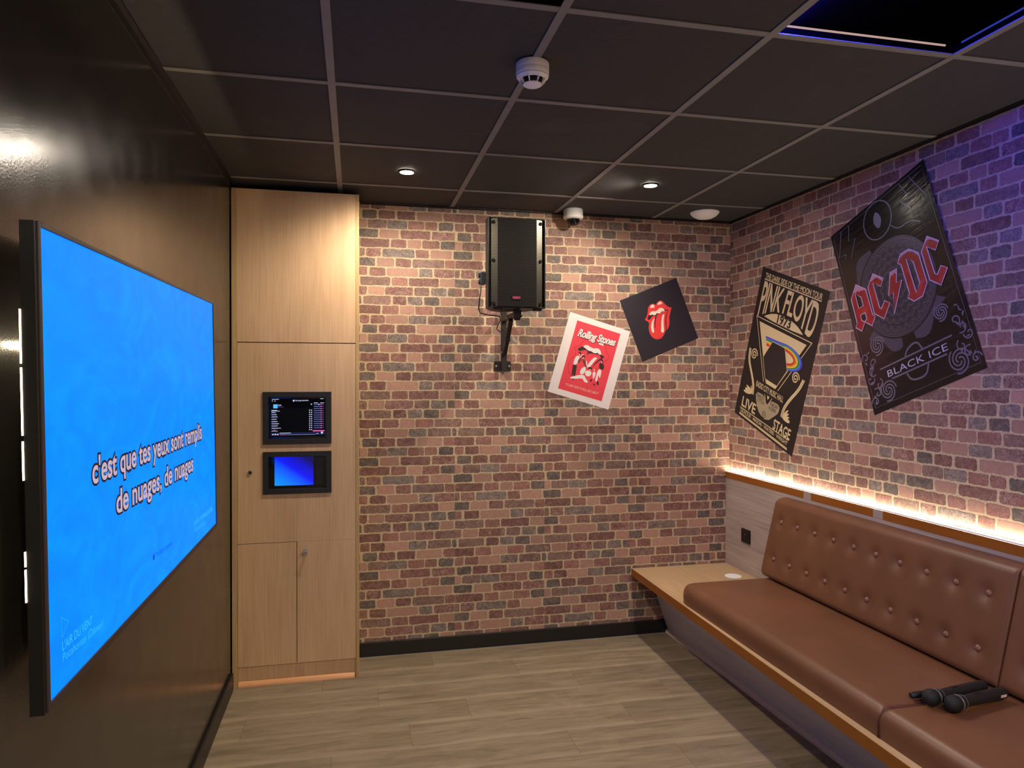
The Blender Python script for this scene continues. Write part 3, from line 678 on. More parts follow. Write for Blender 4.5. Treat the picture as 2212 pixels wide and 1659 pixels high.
floor = bpy.data.objects.new('floor', me); COL.objects.link(floor); struct(floor)

brick_wall('wall_back', (XL - .1, XR + .1, YB + .0008, YB + .1, 0, H + .2), lambda u, z: Vector((u, YB, z)),
           [(.618 + .52 * s, XL - .1, XR, -2 * s) for s in range(-3, 4)], 1.373, .052, 0, H + .06)
rolls_r = [(-1.742 - .52, -YB, -1.742, 6), (-1.742, -YB, 9, 0), (-1.222, -9, 9, 8), (-.702, -9, 9, 2)] + [(-.182 + .52 * k, -9, -YF, 10 - 4 * k) for k in range(8)]
brick_wall('wall_right', (XR + .0008, XR + .1, YF, YB, 0, H + .2), lambda u, z: Vector((XR, -u, z)), rolls_r, 1.407, .0512, 0, H + .06)
struct(MB().box(XL - .1, XL, YF, 1.868, 0, H + .2).box(XL - .1, XL - .03, 1.868, YB, 0, H + .2).build('wall_left', m_wall))
m_front = mat('pale_bounce_wall', rgb(190, 180, 168), .7)  # unseen wall kept pale to bounce fill light into the room
struct(MB().box(XL - .1, XR + .1, YF - .1, YF, 0, H + .2).build('wall_front', m_front))

# suspended ceiling: 600 mm tiles on a grid, two of the tiles swapped for shallow open light boxes
gx = [0, .6, 1.2, 1.8]; gy = [.6 * j for j in range(-5, 4)]
xs = [XL] + gx + [XR]; ys = [YF] + gy + [YB]
OPEN = {(.0, -.6): 'red', (1.2, -.6): 'blue'}
tiles, bars = MB(), MB()
for a, b in zip(xs, xs[1:]):
    for c, d in zip(ys, ys[1:]):
        if (round(a, 2), round(c, 2)) in OPEN: continue
        tiles.box(a + .002, b - .002, c + .002, d - .002, H + .004, H + .019)
tiles.box(XL - .1, XR + .1, YF - .1, YB + .1, H + .19, H + .21)
for x in gx: bars.box(x - .012, x + .012, YF, YB, H, H + .0035)
for y in gy: bars.box(XL, XR, y - .012, y + .012, H + .0006, H + .0032)
ceiling = struct(tiles.build('ceiling', m_tile))
bars.build('grid', m_tbar, ceiling)
box = MB()
for (x, y) in OPEN:
    x0, x1, y0, y1 = x + .011, x + .589, y + .011, y + .589
    box.box(x0, x1, y0, y1, H + .0285, H + .034)
    for a in ((x0 - .004, x0, y0, y1), (x1, x1 + .004, y0, y1), (x0, x1, y0 - .004, y0), (x0, x1, y1, y1 + .004)): box.box(*a, H + .0037, H + .034)
box.build('open_box', m_boxblack, ceiling)
struct(MB().box(XL, XL + .002, YF, 1.868, H - .027, H).box(XL, XL + .018, YF, 1.868, H - .002, H).build('trim_1', m_black))
struct(MB().box(XR - .002, XR, YF, YB, H - .010, H).box(XR - .008, XR, YF, YB, H - .002, H).build('trim_2', m_black))
struct(MB().box(.1, XR, YB - .002, YB, H - .008, H).box(.1, XR, YB - .012, YB, H - .002, H).build('trim_3', m_black))
struct(MB().box(XL, XL + .014, YF, 1.868, 0, .086, .003).build('baseboard_left', m_base))
struct(MB().box(.095, 1.90, YB - .012, YB, 0, .076, .0025).build('baseboard_back', m_base))

# ------------------------------------------------------------------ wall-hung television
def tvM():
    ti, ro, ya = -.0107, .0114, -.005
    R = Matrix.Rotation(ya, 4, 'Z') @ Matrix.Rotation(ti, 4, 'Y') @ Matrix.Rotation(ro, 4, 'X')
    # local: x along the screen (to the right when facing it), y up, z out of the screen
    B = Matrix(((0, 0, 1, 0), (1, 0, 0, 0), (0, 1, 0, 0), (0, 0, 0, 1)))
    return Matrix.Translation((-.4383, .3002, 1.3785)) @ R @ B
tv = thing('television', 'large flat black television showing blue karaoke lyrics, hung on the dark left wall', 'television', M=tvM())
hw, hh = .7195, .4047
fr = MB()
bz = .009
for a in ((-hw - bz, -hw, -hh - bz - .006, hh + bz), (hw, hw + bz, -hh - bz - .006, hh + bz), (-hw, hw, hh, hh + bz), (-hw, hw, -hh - bz - .006, -hh)):
    fr.box(a[0], a[1], a[2], a[3], -.022, .003, .0012)
fr.build('bezel', m_tvbezel, tv)
hb = MB().box(-hw, hw, -hh, hh, -.022, -.004).box(-.52, .52, -.30, .22, -.047, -.022, .01)
for sx in (-.738, .729): hb.box(sx - .0005 if sx < 0 else sx, sx + .0095 if sx < 0 else sx + .009, -hh - .014, hh + .008, -.0225, -.0005)
hb.build('housing', m_plastic, tv)
MB().box(-.22, .22, -.2, .12, -.0785, -.0475, .003).build('wall_mount', m_bracket, tv)
scr = MB().box(-hw, hw, -hh, hh, -.003, 0).build('screen', m_tvscreen, tv)
e_dark = emitter('lyric_outline', rgb(44, 34, 48), .6)
e_fill = emitter('lyric_fill', rgb(190, 168, 186), 1.0)
e_fill2 = emitter('lyric_sung', rgb(176, 220, 255), 1.0)
e_cyan = emitter('caption_cyan', rgb(44, 176, 255), 1.0)
e_navy = emitter('logo_navy', rgb(0, 66, 205), 1.0)
def words_on(text, p0, p1, h):
    """each word of a lyric line is a piece of its own: dark outline with the pale word on it"""
    vs, _ = text2d(text, .02); X0, X1 = min(v[0] for v in vs), max(v[0] for v in vs)
    sp_ = text2d('n n', .02)[0]; pos = 0
    p0, p1 = Vector(p0), Vector(p1)
    for i_, wd in enumerate(text.split(' ')):
        pre = ' '.join(text.split(' ')[:i_ + 1])
        a1 = max(v[0] for v in text2d(pre, .02)[0]); wv = text2d(wd, .02)[0]; a0 = a1 - (max(v[0] for v in wv) - min(v[0] for v in wv))
        q0, q1 = p0 + (p1 - p0) * ((a0 - X0) / (X1 - X0)), p0 + (p1 - p0) * ((a1 - X0) / (X1 - X0))
        MB().faces(*fit(wd, q0, q1, h, bold=.085, ref=.02), n=.0006).build('lyric_outline', e_dark, scr)
        MB().faces(*fit(wd, q0, q1, h, bold=.02), n=.0012).build('lyric_word', e_fill, scr)
words_on("c'est que tes yeux sont remplis", (-.504, -.0645), (.500, -.0690), .0505)
words_on("de nuages, de nuages", (-.366, -.1520), (.367, -.1590), .0505)
for s_, p0, p1, h_, bo_ in (("L'AIR DU VENT", (-.664, -.3385), (-.517, -.3405), .0165, .01), ("Pocahontas (Disney)", (-.6625, -.3585), (-.461, -.3660), .0150, 0), ("JE SUIS TON MEILLEUR AMI", (.368, -.3385), (.655, -.3450), .0150, .01), ("Aladdin (Disney)", (.372, -.3600), (.534, -.3690), .0140, 0)):
    MB().faces(*fit(s_, p0, p1, h_, bold=bo_), n=.0006).build('song_caption', e_cyan, scr)
for p_ in ([(-.6646, -.2774), (-.6338, -.2952), (-.664, -.3132)], [(.3884, -.2690), (.4400, -.2940), (.391, -.3159)]):
    MB().line(p_, .0018, .0006, closed=True).build('play_icon', e_cyan, scr)
lg = MB()
lg.poly([(-.0865 + .0085 * cos(a * pi / 12), -.3205 + .0085 * sin(a * pi / 12)) for a in range(24)], .0006)
lg.faces(*fit("The Songs Laboratory", (-.072, -.3245), (.098, -.3330), .0125), n=.0006)
lg.build('logo', e_navy, scr)
for a, b in ((.175, .265), (.055, .168), (-.02, .045), (-.165, -.14), (-.225, -.17)):
    MB().box(-.7400, -.7372, a, b, -.0248, -.0228).build('light_tape', m_ledtv, tv)
for a, b in ((-.6, -.1), (.05, .6)):
    MB().box(a, b, .205, .215, -.058, -.0468).build('light_tape', m_ledtop, tv)

# ------------------------------------------------------------------ tall built-in cabinet
CX0, CX1, CY = -.516, .0935, 1.8992
cab = thing('cabinet', 'tall narrow oak-look cabinet with inset screens in the far left corner', 'cabinet', (-.21, 2.03, 0))
R_ = rel(cab)
for a, b in ((CX0, CX0 + .025), (CX1 - .0165, CX1)):
    MB().box(a, b, CY, YB - .003, 0, 2.447, .0008).build('side_panel', m_woodedge, cab, M=R_)
MB().box(-.4905, .0765, CY + .001, CY + .019, 1.6965, 2.447, .0008).build('top_panel', m_wood, cab, M=R_)
MB().box(-.4905, .0765, CY + .019, YB - .01, .094, .106).box(-.4905, .0765, YB - .012, YB - .004, .1, 2.44).box(-.4905, .0765, CY + .03, YB - .01, .695, .708).box(-.4905, .0765, CY + .03, YB - .01, 1.688, 1.700).build('carcass', m_black, cab, M=R_)
def framed(x0, x1, z0, z1, holes):
    b = MB(); xs_ = sorted({x0, x1, *[h[0] for h in holes], *[h[1] for h in holes]}); zs_ = sorted({z0, z1, *[h[2] for h in holes], *[h[3] for h in holes]})
    for a, c in zip(xs_, xs_[1:]):
        for d, e in zip(zs_, zs_[1:]):
            mx, mz = (a + c) / 2, (d + e) / 2
            if not any(h[0] < mx < h[1] and h[2] < mz < h[3] for h in holes): b.box(a, c, CY, CY + .018, d, e)
    return b
h1, h2 = (-.365, -.049, 1.197, 1.444), (-.365, -.049, .951, 1.147)
dr = framed(-.4895, .0755, .7045, 1.6925, (h1, h2)).build('door', m_wood, cab, M=R_)
dr['label'] = 'middle door with two screen openings'
MB().lathe([(.0, .0), (.0068, 0), (.0068, .004), (.0105, .004), (.0112, .002), (.0112, 0)], 28, M=Matrix.Translation((-.431, CY - .0002, 1.054)) @ Matrix.Rotation(pi / 2, 4, 'X')).build('grommet_ring', m_steel, dr, smooth=.6, M=R_)
MB().cyl((-.431, CY - .0008, 1.054), (-.431, CY + .001, 1.054), .0068).build('keyhole', m_black, dr, M=R_)
MB().box(-.4895, -.2125, CY, CY + .018, .0965, .7015, .0008).build('door', m_wood, cab, M=R_)
d2 = MB().box(-.2095, .0755, CY, CY + .018, .0965, .7035, .0008).build('door', m_wood, cab, M=R_)
MB().cyl((-.169, CY - .006, .655), (-.169, CY + .001, .655), .0085).box(-.178, -.160, CY - .0045, CY - .0025, .6463, .6637).build('lock', m_steel, d2, smooth=.5, M=R_)
MB().box(-.4905, .0765, CY + .016, CY + .03, .0, .0935).build('plinth', m_wood, cab, M=R_)
q = [(CY + .0155 - .0215 * cos(a * pi / 16), .0225 * sin(a * pi / 16)) for a in range(9)]
MB().prism([(CY + .0155, 0)] + q, lambda y, z: Vector((-.4880, y, z)), (.5580, 0, 0)).build('floor_moulding', m_pine, cab, M=R_)
ky = thing('keys', 'small metal keys dangling from the lock of the lower right cabinet door', 'keys', (-.169, CY - .006, .655))
RK = rel(ky)
MB().box(-.1755, -.1625, CY - .026, CY - .0058, .6535, .6562, .0006).build('key', m_steel, ky, M=RK)
MB().tube([(-.169 + .009 * cos(a * pi / 10), CY - .022, .648 + .009 * sin(a * pi / 10)) for a in range(21)], .0008, 6).build('ring', m_steel, ky, M=RK)
MB().box(-.1895, -.1735, CY - .021, CY - .019, .6385, .6495, .0005, M=Matrix.Translation((-.18, CY, .644)) @ Matrix.Rotation(.6, 4, 'Y') @ Matrix.Translation((.18, -CY, -.644))).build('key', m_steel, ky, M=RK)

def monitor(name, label, x0, x1, z0, z1, lip, recess):
    t_ = thing(name, label, 'screen', ((x0 + x1) / 2, CY, z0), group=None)
    r = rel(t_); b = MB(); l = lip
    for a in ((x0, x0 + l, z0, z1), (x1 - l, x1, z0, z1), (x0 + l, x1 - l, z0, z0 + l), (x0 + l, x1 - l, z1 - l, z1)):
        b.box(a[0], a[1], CY - .006, CY - .0006, a[2], a[3], .0012)
    i0 = x0 + l; i1 = x1 - l; j0 = z0 + l; j1 = z1 - l
    for a in ((i0 - .003, i0, j0, j1), (i1, i1 + .003, j0, j1), (i0, i1, j0 - .003, j0), (i0, i1, j1, j1 + .003)):
        b.box(a[0], a[1], CY - .004, CY + recess + .004, a[2], a[3])
    b.build('surround', m_plastic2, t_, M=r)
    MB().box(i0, i1, CY + recess + .002, CY + recess + .006, j0, j1).build('glass', m_panelgloss, t_, M=r)
    return t_, r, i0, i1, j0, j1
BASE_T = Matrix(((1, 0, 0, 0), (0, 0, -1, 0), (0, 1, 0, 0), (0, 0, 0, 1)))   # flat print facing the viewer (-Y)
up, r, i0, i1, j0, j1 = monitor('touch_screen', 'black framed touch screen with a song list, upper of two in the cabinet door', -.371, -.043, 1.1905, 1.4505, .0255, .012)
e_ui = emitter('ui_white', rgb(196, 200, 232), 1.0); e_dim = emitter('ui_slate', rgb(92, 100, 160), .75); e_ctl = emitter('ui_pink', rgb(228, 92, 170), 1.0)
e_navb = emitter('ui_bar', rgb(28, 34, 74), .8); e_blue = emitter('ui_cover', rgb(90, 180, 250), 1.0); e_bk = emitter('ui_ground', rgb(10, 11, 20), .25)
sx0, sx1, sz0, sz1 = -.334, -.074, 1.226, 1.418
W_, H_ = sx1 - sx0, sz1 - sz0
TM = Matrix.Translation((sx0, CY + .0135, sz0)) @ BASE_T
U = lambda px, py: ((px - 272) / 728 * W_, (765 - py) / 520 * H_)   # screen layout measured on the display
dsp = MB().box(0, W_, 0, H_, -.0002, 0).build('display', e_bk, up, M=r @ TM)
def rects(name, m, L_, n=.0004):
    for x0, y0, x1, y1 in L_: MB().poly([U(x0, y1), U(x1, y1), U(x1, y0), U(x0, y0)], n).build(name, m, dsp, M=r @ TM)
rects('cover_picture', e_blue, [(302, 325, 360, 378)])
rects('toolbar', e_navb, [(272, 705, 1000, 745)])
wl = [(365, 332, 410, 340), (284, 254, 376, 260), (932, 250, 978, 256), (845, 304, 900, 311), (386, 710, 536, 717), (880, 722, 908, 728), (388, 735, 872, 737), (932, 304, 985, 310)]
for i, (y, w_) in enumerate(((405, 75), (416, 110), (434, 55), (463, 70), (492, 78), (525, 70), (556, 80), (585, 100), (615, 84), (645, 125), (684, 80))): wl.append((278, y - 3, 278 + w_, y + 3))
wl += [(286, 724, 306, 738), (318, 722, 340, 738), (350, 724, 372, 738)]
rects('text_row', e_ui, wl, .0006)
gl = [(365, 352, 400, 356), (365, 358, 442, 362)]
for i in range(12): gl.append((845, 322 + 29 * i, 945, 334 + 29 * i)); gl.append((962, 322 + 29 * i, 980, 334 + 29 * i))
for i, y in enumerate((443, 473, 502, 535, 567, 596, 626, 656)): gl.append((284, y - 2, 340 + 12 * (i % 3), y + 2))
rects('queue_row', e_dim, gl)
rects('queue_mark', e_ctl, [(938, 322 + 29 * i, 954, 334 + 29 * i) for i in range(12)] + [(832, 680, 990, 696), (390, 732, 462, 738), (300, 672, 328, 676)], .0007)
for x, y, rr in [(x, 407 + 29.3 * i, .0028) for i in range(10) for x in (789, 815)] + [(812, 326, .003), (290, 280, .0024), (325, 280, .0024), (913, 328, .003), (955, 714, .0055), (574, 277, .0045)]:
    MB().poly([tuple(Vector(U(x, y)) + Vector((rr * cos(a * pi / 8), rr * sin(a * pi / 8)))) for a in range(16)], .0008).build('icon', e_ui, dsp, M=r @ TM)
MB().faces(*fit('The Songs Laboratory', U(594, 284), U(775, 280), .0062, bold=.02), n=.0006).build('header_text', e_ui, dsp, M=r @ TM)
lo, r, i0, i1, j0, j1 = monitor('touch_screen', 'black framed screen with a plain blue gradient, lower of two in the cabinet door', -.371, -.043, .9435, 1.1540, .0255, .012)
MB().box(-.3175, -.1310, CY + .0125, CY + .0135, .9835, 1.1285).build('display', screen_grad_mat('blue_gradient_screen'), lo, M=r)
MB().box(-.1215, -.0860, CY + .0125, CY + .0137, .985, 1.1275).build('side_button_panel', m_plastic, lo, M=r)

# ------------------------------------------------------------------ loudspeaker on its wall bracket
SX, SY0, SZ0, SZ1 = .880, 1.755, 1.880, 2.335
sp = thing('loudspeaker', 'black loudspeaker with a perforated front, high on the brick wall', 'loudspeaker', (SX, SY0, SZ0))
r = rel(sp)
cabb = MB()
cabb.prism([(SX - .149, SY0 + .012), (SX + .149, SY0 + .012), (SX + .150, SY0 + .07), (SX + .09, SY0 + .225), (SX - .09, SY0 + .225), (SX - .150, SY0 + .07)], lambda x, y: Vector((x, y, SZ0)), (0, 0, SZ1 - SZ0))
cabb.build('case', m_plastic2, sp, M=r)
rim = MB()
for a in ((SX - .151, SX - .145, SZ0 - .002, SZ1 + .002), (SX + .145, SX + .151, SZ0 - .002, SZ1 + .002), (SX - .145, SX + .145, SZ0 - .002, SZ0 + .004), (SX - .145, SX + .145, SZ1 - .004, SZ1 + .002)):
    rim.box(a[0], a[1], SY0 - .002, SY0 + .028, a[2], a[3], .002)
rim.build('front_rim', m_plastic, sp, M=r)
g = MB(); z0, z1 = SZ0 + .005, SZ1 - .005
g.prism([(SX - .102, SY0 - .008), (SX + .102, SY0 - .008), (SX + .102, SY0 + .013), (SX - .102, SY0 + .013)], lambda x, y: Vector((x, y, z0)), (0, 0, z1 - z0))
for sg in (-1, 1):
    MB().prism([(SX + sg * .144, SY0 + .010), (SX + sg * .1021, SY0 - .008), (SX + sg * .1021, SY0 + .013), (SX + sg * .144, SY0 + .013)], lambda x, y: Vector((x, y, z0)), (0, 0, z1 - z0)).build('side_grille', m_grille_lit, sp, M=r)
g.build('grille', m_grille, sp, M=r)
for dx in (-.124, .124):
    for z in (z0 + .016, (z0 + z1) / 2 + .012, z1 - .018):
        MB().cyl((SX + dx, SY0 + .006, z), (SX + dx, SY0 - .005, z), .010, .0085, 20).cyl((SX + dx, SY0 - .004, z), (SX + dx, SY0 - .007, z), .0045, n=12).build('grille_screw', m_plastic, sp, smooth=.6, M=r)
m_badge = mat('pink_badge_print', rgb(216, 84, 132), .4)
bd = MB().box(SX - .028, SX + .020, SY0 - .0105, SY0 - .008, SZ0 + .040, SZ0 + .058, .0008).build('badge', m_plastic, sp, M=r)
MB().faces(*fit('VONYX', (0, 0), (.042, 0), .0105, bold=.03)).build('badge_lettering', m_badge, bd, M=r @ Matrix.Translation((SX - .025, SY0 - .0109, SZ0 + .0445)) @ BASE_T)
for dx in (-.115, .095): MB().box(SX + dx, SX + dx + .042, SY0 + .015, SY0 + .06, SZ0 - .012, SZ0 + .001, .004).build('foot', m_plastic, sp, M=r)
MB().box(SX - .172, SX - .146, SY0 + .085, SY0 + .135, SZ0 + .125, SZ0 + .19, .004).cyl((SX - .172, SY0 + .11, SZ0 + .14), (SX - .180, SY0 + .11, SZ0 + .14), .012).cyl((SX - .172, SY0 + .11, SZ0 + .175), (SX - .180, SY0 + .11, SZ0 + .175), .012).build('side_knob_plate', mat('blue_black_plastic', rgb(34, 38, 46), .35), sp, M=r)

br = thing('speaker_bracket', 'black steel wall bracket carrying the loudspeaker', 'bracket', (.893, YB - .002, 1.56))
r = rel(br)
MB().box(.841, .938, YB - .006, YB - .001, 1.560, 1.615, .001).box(.841, .938, YB - .006, YB - .001, 1.90, 1.955, .001).build('wall_plate', m_bracket, br, M=r)
MB().box(.878, .908, YB - .036, YB - .0061, 1.561, 1.955, .0015).build('post', m_bracket, br, M=r)
MB().box(.879, .907, 1.79, YB - .037, 1.838, 1.864, .0015).build('arm', m_bracket, br, M=r)
a = Vector((.893, YB - .046, 1.655)); b = Vector((.893, 1.955, 1.835))
d = (b - a)
MB().box(-.011, .011, -.011, .011, 0, d.length, .001, M=Matrix.Translation(a) @ Vector((0, 0, 1)).rotation_difference(d.normalized()).to_matrix().to_4x4()).box(-.0145, .0145, -.0145, .0145, d.length * .42, d.length * .47, .001, M=Matrix.Translation(a) @ Vector((0, 0, 1)).rotation_difference(d.normalized()).to_matrix().to_4x4()).build('strut', m_bracket, br, M=r)
MB().cyl((.893, 1.806, 1.82), (.893, 1.806, 1.8795), .0165).box(.874, .912, 1.787, 1.825, 1.832, 1.872, .002).build('pole_socket', m_bracket, br, smooth=.6, M=r)
for x, y, z, ax in ((.852, YB - .006, 1.588, 'y'), (.927, YB - .006, 1.588, 'y'), (.874, YB - .05, 1.851, 'x'), (.874, 1.96, 1.846, 'x'), (.874, YB - .05, 1.665, 'x'), (.912, 1.806, 1.842, 'x')):
    dv = Vector((0, -.006, 0)) if ax == 'y' else Vector((-.008 if x < .893 else .008, 0, 0))
    MB().cyl((x, y, z), Vector((x, y, z)) + dv, .006, n=10).build('bolt', m_steel, br, M=r)
cb = MB().tube([(SX - .165, SY0 + .11, SZ0 + .118), (SX - .172, SY0 + .115, SZ0 + .06), (SX - .176, SY0 + .13, SZ0 + .0), (SX - .160, SY0 + .16, SZ0 - .018), (SX - .11, SY0 + .2, SZ0 - .022), (SX - .04, SY0 + .24, SZ0 - .026), (.855, SY0 + .3, SZ0 - .04), (.855, YB - .006, 1.80)], .0032, 8).build('cable', m_plastic, smooth=3.2)
tag(cb, 'thin black cable looping under the left side of the loudspeaker', 'cable')

# ------------------------------------------------------------------ ceiling fittings
for i, (x, y) in enumerate(((.307, 1.529), (1.494, 1.492), (.3, -2.1), (1.5, -2.1))):  # last two are out of view, added to light floor and bench
    lab = ('round recessed downlight in the ceiling above the tall cabinet', 'round recessed downlight in the ceiling right of the loudspeaker', 'added recessed downlight near the left wall, unseen behind the viewer', 'added recessed downlight near the bench, unseen behind the viewer')[i]
    dl = thing('downlight', lab, 'light', (x, y, H), group='recessed ceiling downlights')
    MB().lathe([(.031, -.0045), (.033, -.005), (.041, -.003), (.042, .0), (.042, .003), (.031, .003), (.031, -.0045)], 36).build('trim_ring', m_bracket, dl, smooth=.8)
    MB().lathe([(0, -.0035), (.02, -.0035), (.0305, -.0025), (.0305, .003)], 36).build('lens', m_lens, dl, smooth=.8)

de = thing('smoke_detector', 'white round smoke detector on the ceiling grid', 'smoke detector', (.598, .318, H))
MB().lathe([(0, 0), (.049, 0), (.050, -.002), (.050, -.019), (.0495, -.0205), (.050, -.022), (.050, -.034), (.048, -.037)], 48).build('base', m_white, de, smooth=.6)
MB().lathe([(.048, -.037), (.0485, -.041), (.041, -.0475), (.037, -.049), (.034, -.046)], 48).build('collar', m_white, de, smooth=.6)
MB().lathe([(.030, -.040), (.030, -.060)], 40).build('vent', m_black, de, smooth=.6)
rb = MB()
for k in range(8):
    a = k * pi / 4 + .25
    rb.prism([(.0345, -.0455), (.044, -.0455), (.0405, -.053), (.030, -.0625), (.026, -.0625)], lambda x, z, a=a: Vector((x * cos(a) + .0014 * sin(a), x * sin(a) - .0014 * cos(a), z)), (-.0028 * sin(a), .0028 * cos(a), 0))
rb.build('ribs', m_white, de)
MB().lathe([(0, -.0655), (.026, -.0655), (.0285, -.0640), (.0285, -.0615), (.026, -.060), (0, -.060)], 40).build('cap', m_white, de, smooth=.6)
MB().sph((-.006, -.0445, -.0405), .0028).build('indicator', m_plastic, de, smooth=3.2)

dc = thing('ceiling_camera', 'small white dome security camera under the ceiling right of the loudspeaker', 'camera', (1.281, 2.078, H + .004))
MB().lathe([(0, 0), (.053, 0), (.055, -.003), (.055, -.034), (.057, -.037), (.057, -.045), (.052, -.052), (.038, -.056)], 44).build('housing', m_white, dc, smooth=.6)
MB().lathe([(.038, -.054), (.037, -.066), (.031, -.079), (.020, -.089), (0, -.0935)], 40).build('dome', m_panelgloss, dc, smooth=3.2)
MB().box(-.004, .006, -.056, -.0545, -.045, -.041).build('label_strip', m_plastic, dc)

pd = thing('ceiling_lamp', 'shallow white dome fitting on the ceiling by the back right corner', 'lamp', (2.033, 1.962, H + .004))
MB().lathe([(0, 0), (.079, 0), (.082, -.002), (.082, -.006)], 48).build('rim', m_white, pd, smooth=.6)
MB().lathe([(.082, -.006), (.077, -.014), (.064, -.026), (.044, -.036), (.02, -.0405), (0, -.0415)], 48).build('dome', m_white, pd, smooth=3.2)

for (x, y), kind in OPEN.items():
    x0, x1, y0, y1 = x + .0125, x + .5875, y + .0125, y + .5875
    ls = thing('light_strip', 'thin glowing strip around the inside of the %s open ceiling box' % ('right' if kind == 'blue' else 'middle'), 'light strip', (x + .3, y + .3, H + .02))
    r = rel(ls); a = MB()
    m_ = m_ledblue if kind == 'blue' else m_ledred
    if kind == 'blue':
        a.box(x0, x0 + .003, y0, y1 - .02, H + .010, H + .026)
        a.build('blue_tape', m_, ls, M=r)
        MB().box(x0 + .01, x1 - .03, y1 - .003, y1, H + .0208, H + .0254).build('pale_tape', m_ledpink, ls, M=r)
        MB().box(x1 - .003, x1, y0, y1 - .03, H + .020, H + .024).build('side_tape', emitter('dim_blue_led', (.06, .10, .8, 1), .35), ls, M=r)
    else:
        for q_ in ((x0, x1, y0, y0 + .003), (x0 + .02, x1 - .25, y1 - .003, y1)): a.box(*q_, H + .016, H + .024)
        a.build('red_tape', m_, ls, M=r)

# ------------------------------------------------------------------ built-in bench along the right wall
ZB, TB = .392, .043
be = thing('bench', 'long built-in oak-look bench with an orange front edge along the right brick wall', 'bench', (1.98, .5, 0))
r = rel(be)
fx = lambda y: 1.672 - (YB - y) * .0125                 # front edge, very slightly out of square
bx = lambda y: 1.905 + (YB - y) * .034                  # foot of the sloping base panel
Y0_, Y1_ = -2.6, YB - .002
MB().prism([(fx(Y1_) + .002, Y1_), (fx(Y0_) + .002, Y0_), (XR - .0005, Y0_), (XR - .0005, Y1_)], lambda x, y: Vector((x, y, ZB - TB)), (0, 0, TB)).build('seat_board', m_seatwood, be, M=r)
MB().prism([(fx(Y1_), Y1_), (fx(Y0_), Y0_), (fx(Y0_) + .0018, Y0_), (fx(Y1_) + .0018, Y1_)], lambda x, y: Vector((x, y, ZB - TB - .0003)), (0, 0, TB)).build('front_edge', m_orange, be, M=r)
m_base_ash = wood_mat('grey_laminate_base', rgb(186, 178, 172), rgb(206, 198, 192), 'y', fine=140)
t = MB(); rows = []
for y in (Y1_ - .0125, Y0_):
    rows.append([(bx(y) - .118, y, ZB - TB - .001), (bx(y), y, 0), (bx(y) + .018, y, 0), (bx(y) - .1, y, ZB - TB - .001), (bx(y) - .118, y, ZB - TB - .001)])
t.grid(rows).build('base_panel', m_base_ash, be, M=r)
rows = []
for y in (Y1_ - .014, Y0_):
    rows.append([(bx(y) - .006, y, .026)] + [(bx(y) + .002 - .024 * sin(a * pi / 12), y, .026 * cos(a * pi / 12)) for a in range(7)] + [(bx(y) - .002, y, .0)])
MB().grid(rows).build('floor_moulding', mat('pale_moulding', rgb(206, 188, 168), .5), be, smooth=.9, M=r)

bp = thing('back_panel', 'grey wood-look panel with an orange top band on the wall above the bench', 'wall panel', (2.297, .5, ZB))
r = rel(bp)
PX0 = 2.285
MB().box(PX0, XR - .0008, -2.6, YB - .002, ZB + .0005, .952).build('board', m_ash, bp, M=r)
gaps = [(1.395, 1.335), (.905, .845)]
eb = MB(); y = YB - .002
for a, b in gaps:
    eb.box(PX0 - .0012, PX0, a, y, .915, .952); y = b
eb.box(PX0 - .0012, PX0, -2.6, y, .915, .952)
eb.build('edge_band', m_orange, bp, M=r)
for a, b in gaps: MB().box(PX0 - .0008, PX0, b, a, .915, .952).build('bare_patch', m_patch, bp, M=r)

ls = thing('light_strip', 'bright warm white strip light along the top of the wall panel', 'light strip', (2.297, .5, .952))
r = rel(ls)
MB().box(PX0 + .001, PX0 + .0032, -2.6, YB - .012, .9525, .9585).box(PX0 + .021, PX0 + .023, -2.6, YB - .012, .9525, .9585).build('profile', m_white, ls, M=r)
MB().box(PX0 + .0034, PX0 + .0208, -2.6, YB - .012, .9525, .9572).build('diffuser', m_led, ls, M=r)

so = thing('power_socket', 'square black wall socket on the grey panel left of the backrest', 'socket', (PX0, 1.925, .608))
r = rel(so)
MB().box(PX0 - .009, PX0 - .0005, 1.880, 1.970, .567, .647, .003).build('plate', m_plastic, so, M=r)
MB().box(PX0 - .0105, PX0 - .009, 1.8985, 1.9515, .581, .633, .0006).lathe([(.0215, 0), (.0215, .002), (.0195, .002), (.0195, -.001)], 32, M=Matrix.Translation((PX0 - .0105, 1.925, .607)) @ Matrix.Rotation(-pi / 2, 4, 'Y')).build('insert', m_plastic2, so, M=r)
MB().cyl((PX0 - .0105, 1.925, .607), (PX0 - .0115, 1.925, .607), .019, n=32).build('well', m_black, so, M=r)
MB().cyl((PX0 - .0115, 1.925, .6165), (PX0 - .0150, 1.925, .6165), .0024, n=12).build('earth_pin', m_steel, so, M=r)
gr = MB().lathe([(0, .0006), (.044, .0006), (.046, .0016), (.0465, .0006), (.0465, 0)], 44, M=Matrix.Translation((2.178, 1.885, ZB))).lathe([(0, .0012), (.039, .0012), (.040, .0004)], 44, M=Matrix.Translation((2.178, 1.885, ZB + .0004))).build('cable_grommet', m_white, smooth=.6)
tag(gr, 'round white cap set in the bench top at the end of the seat cushion', 'cable grommet')

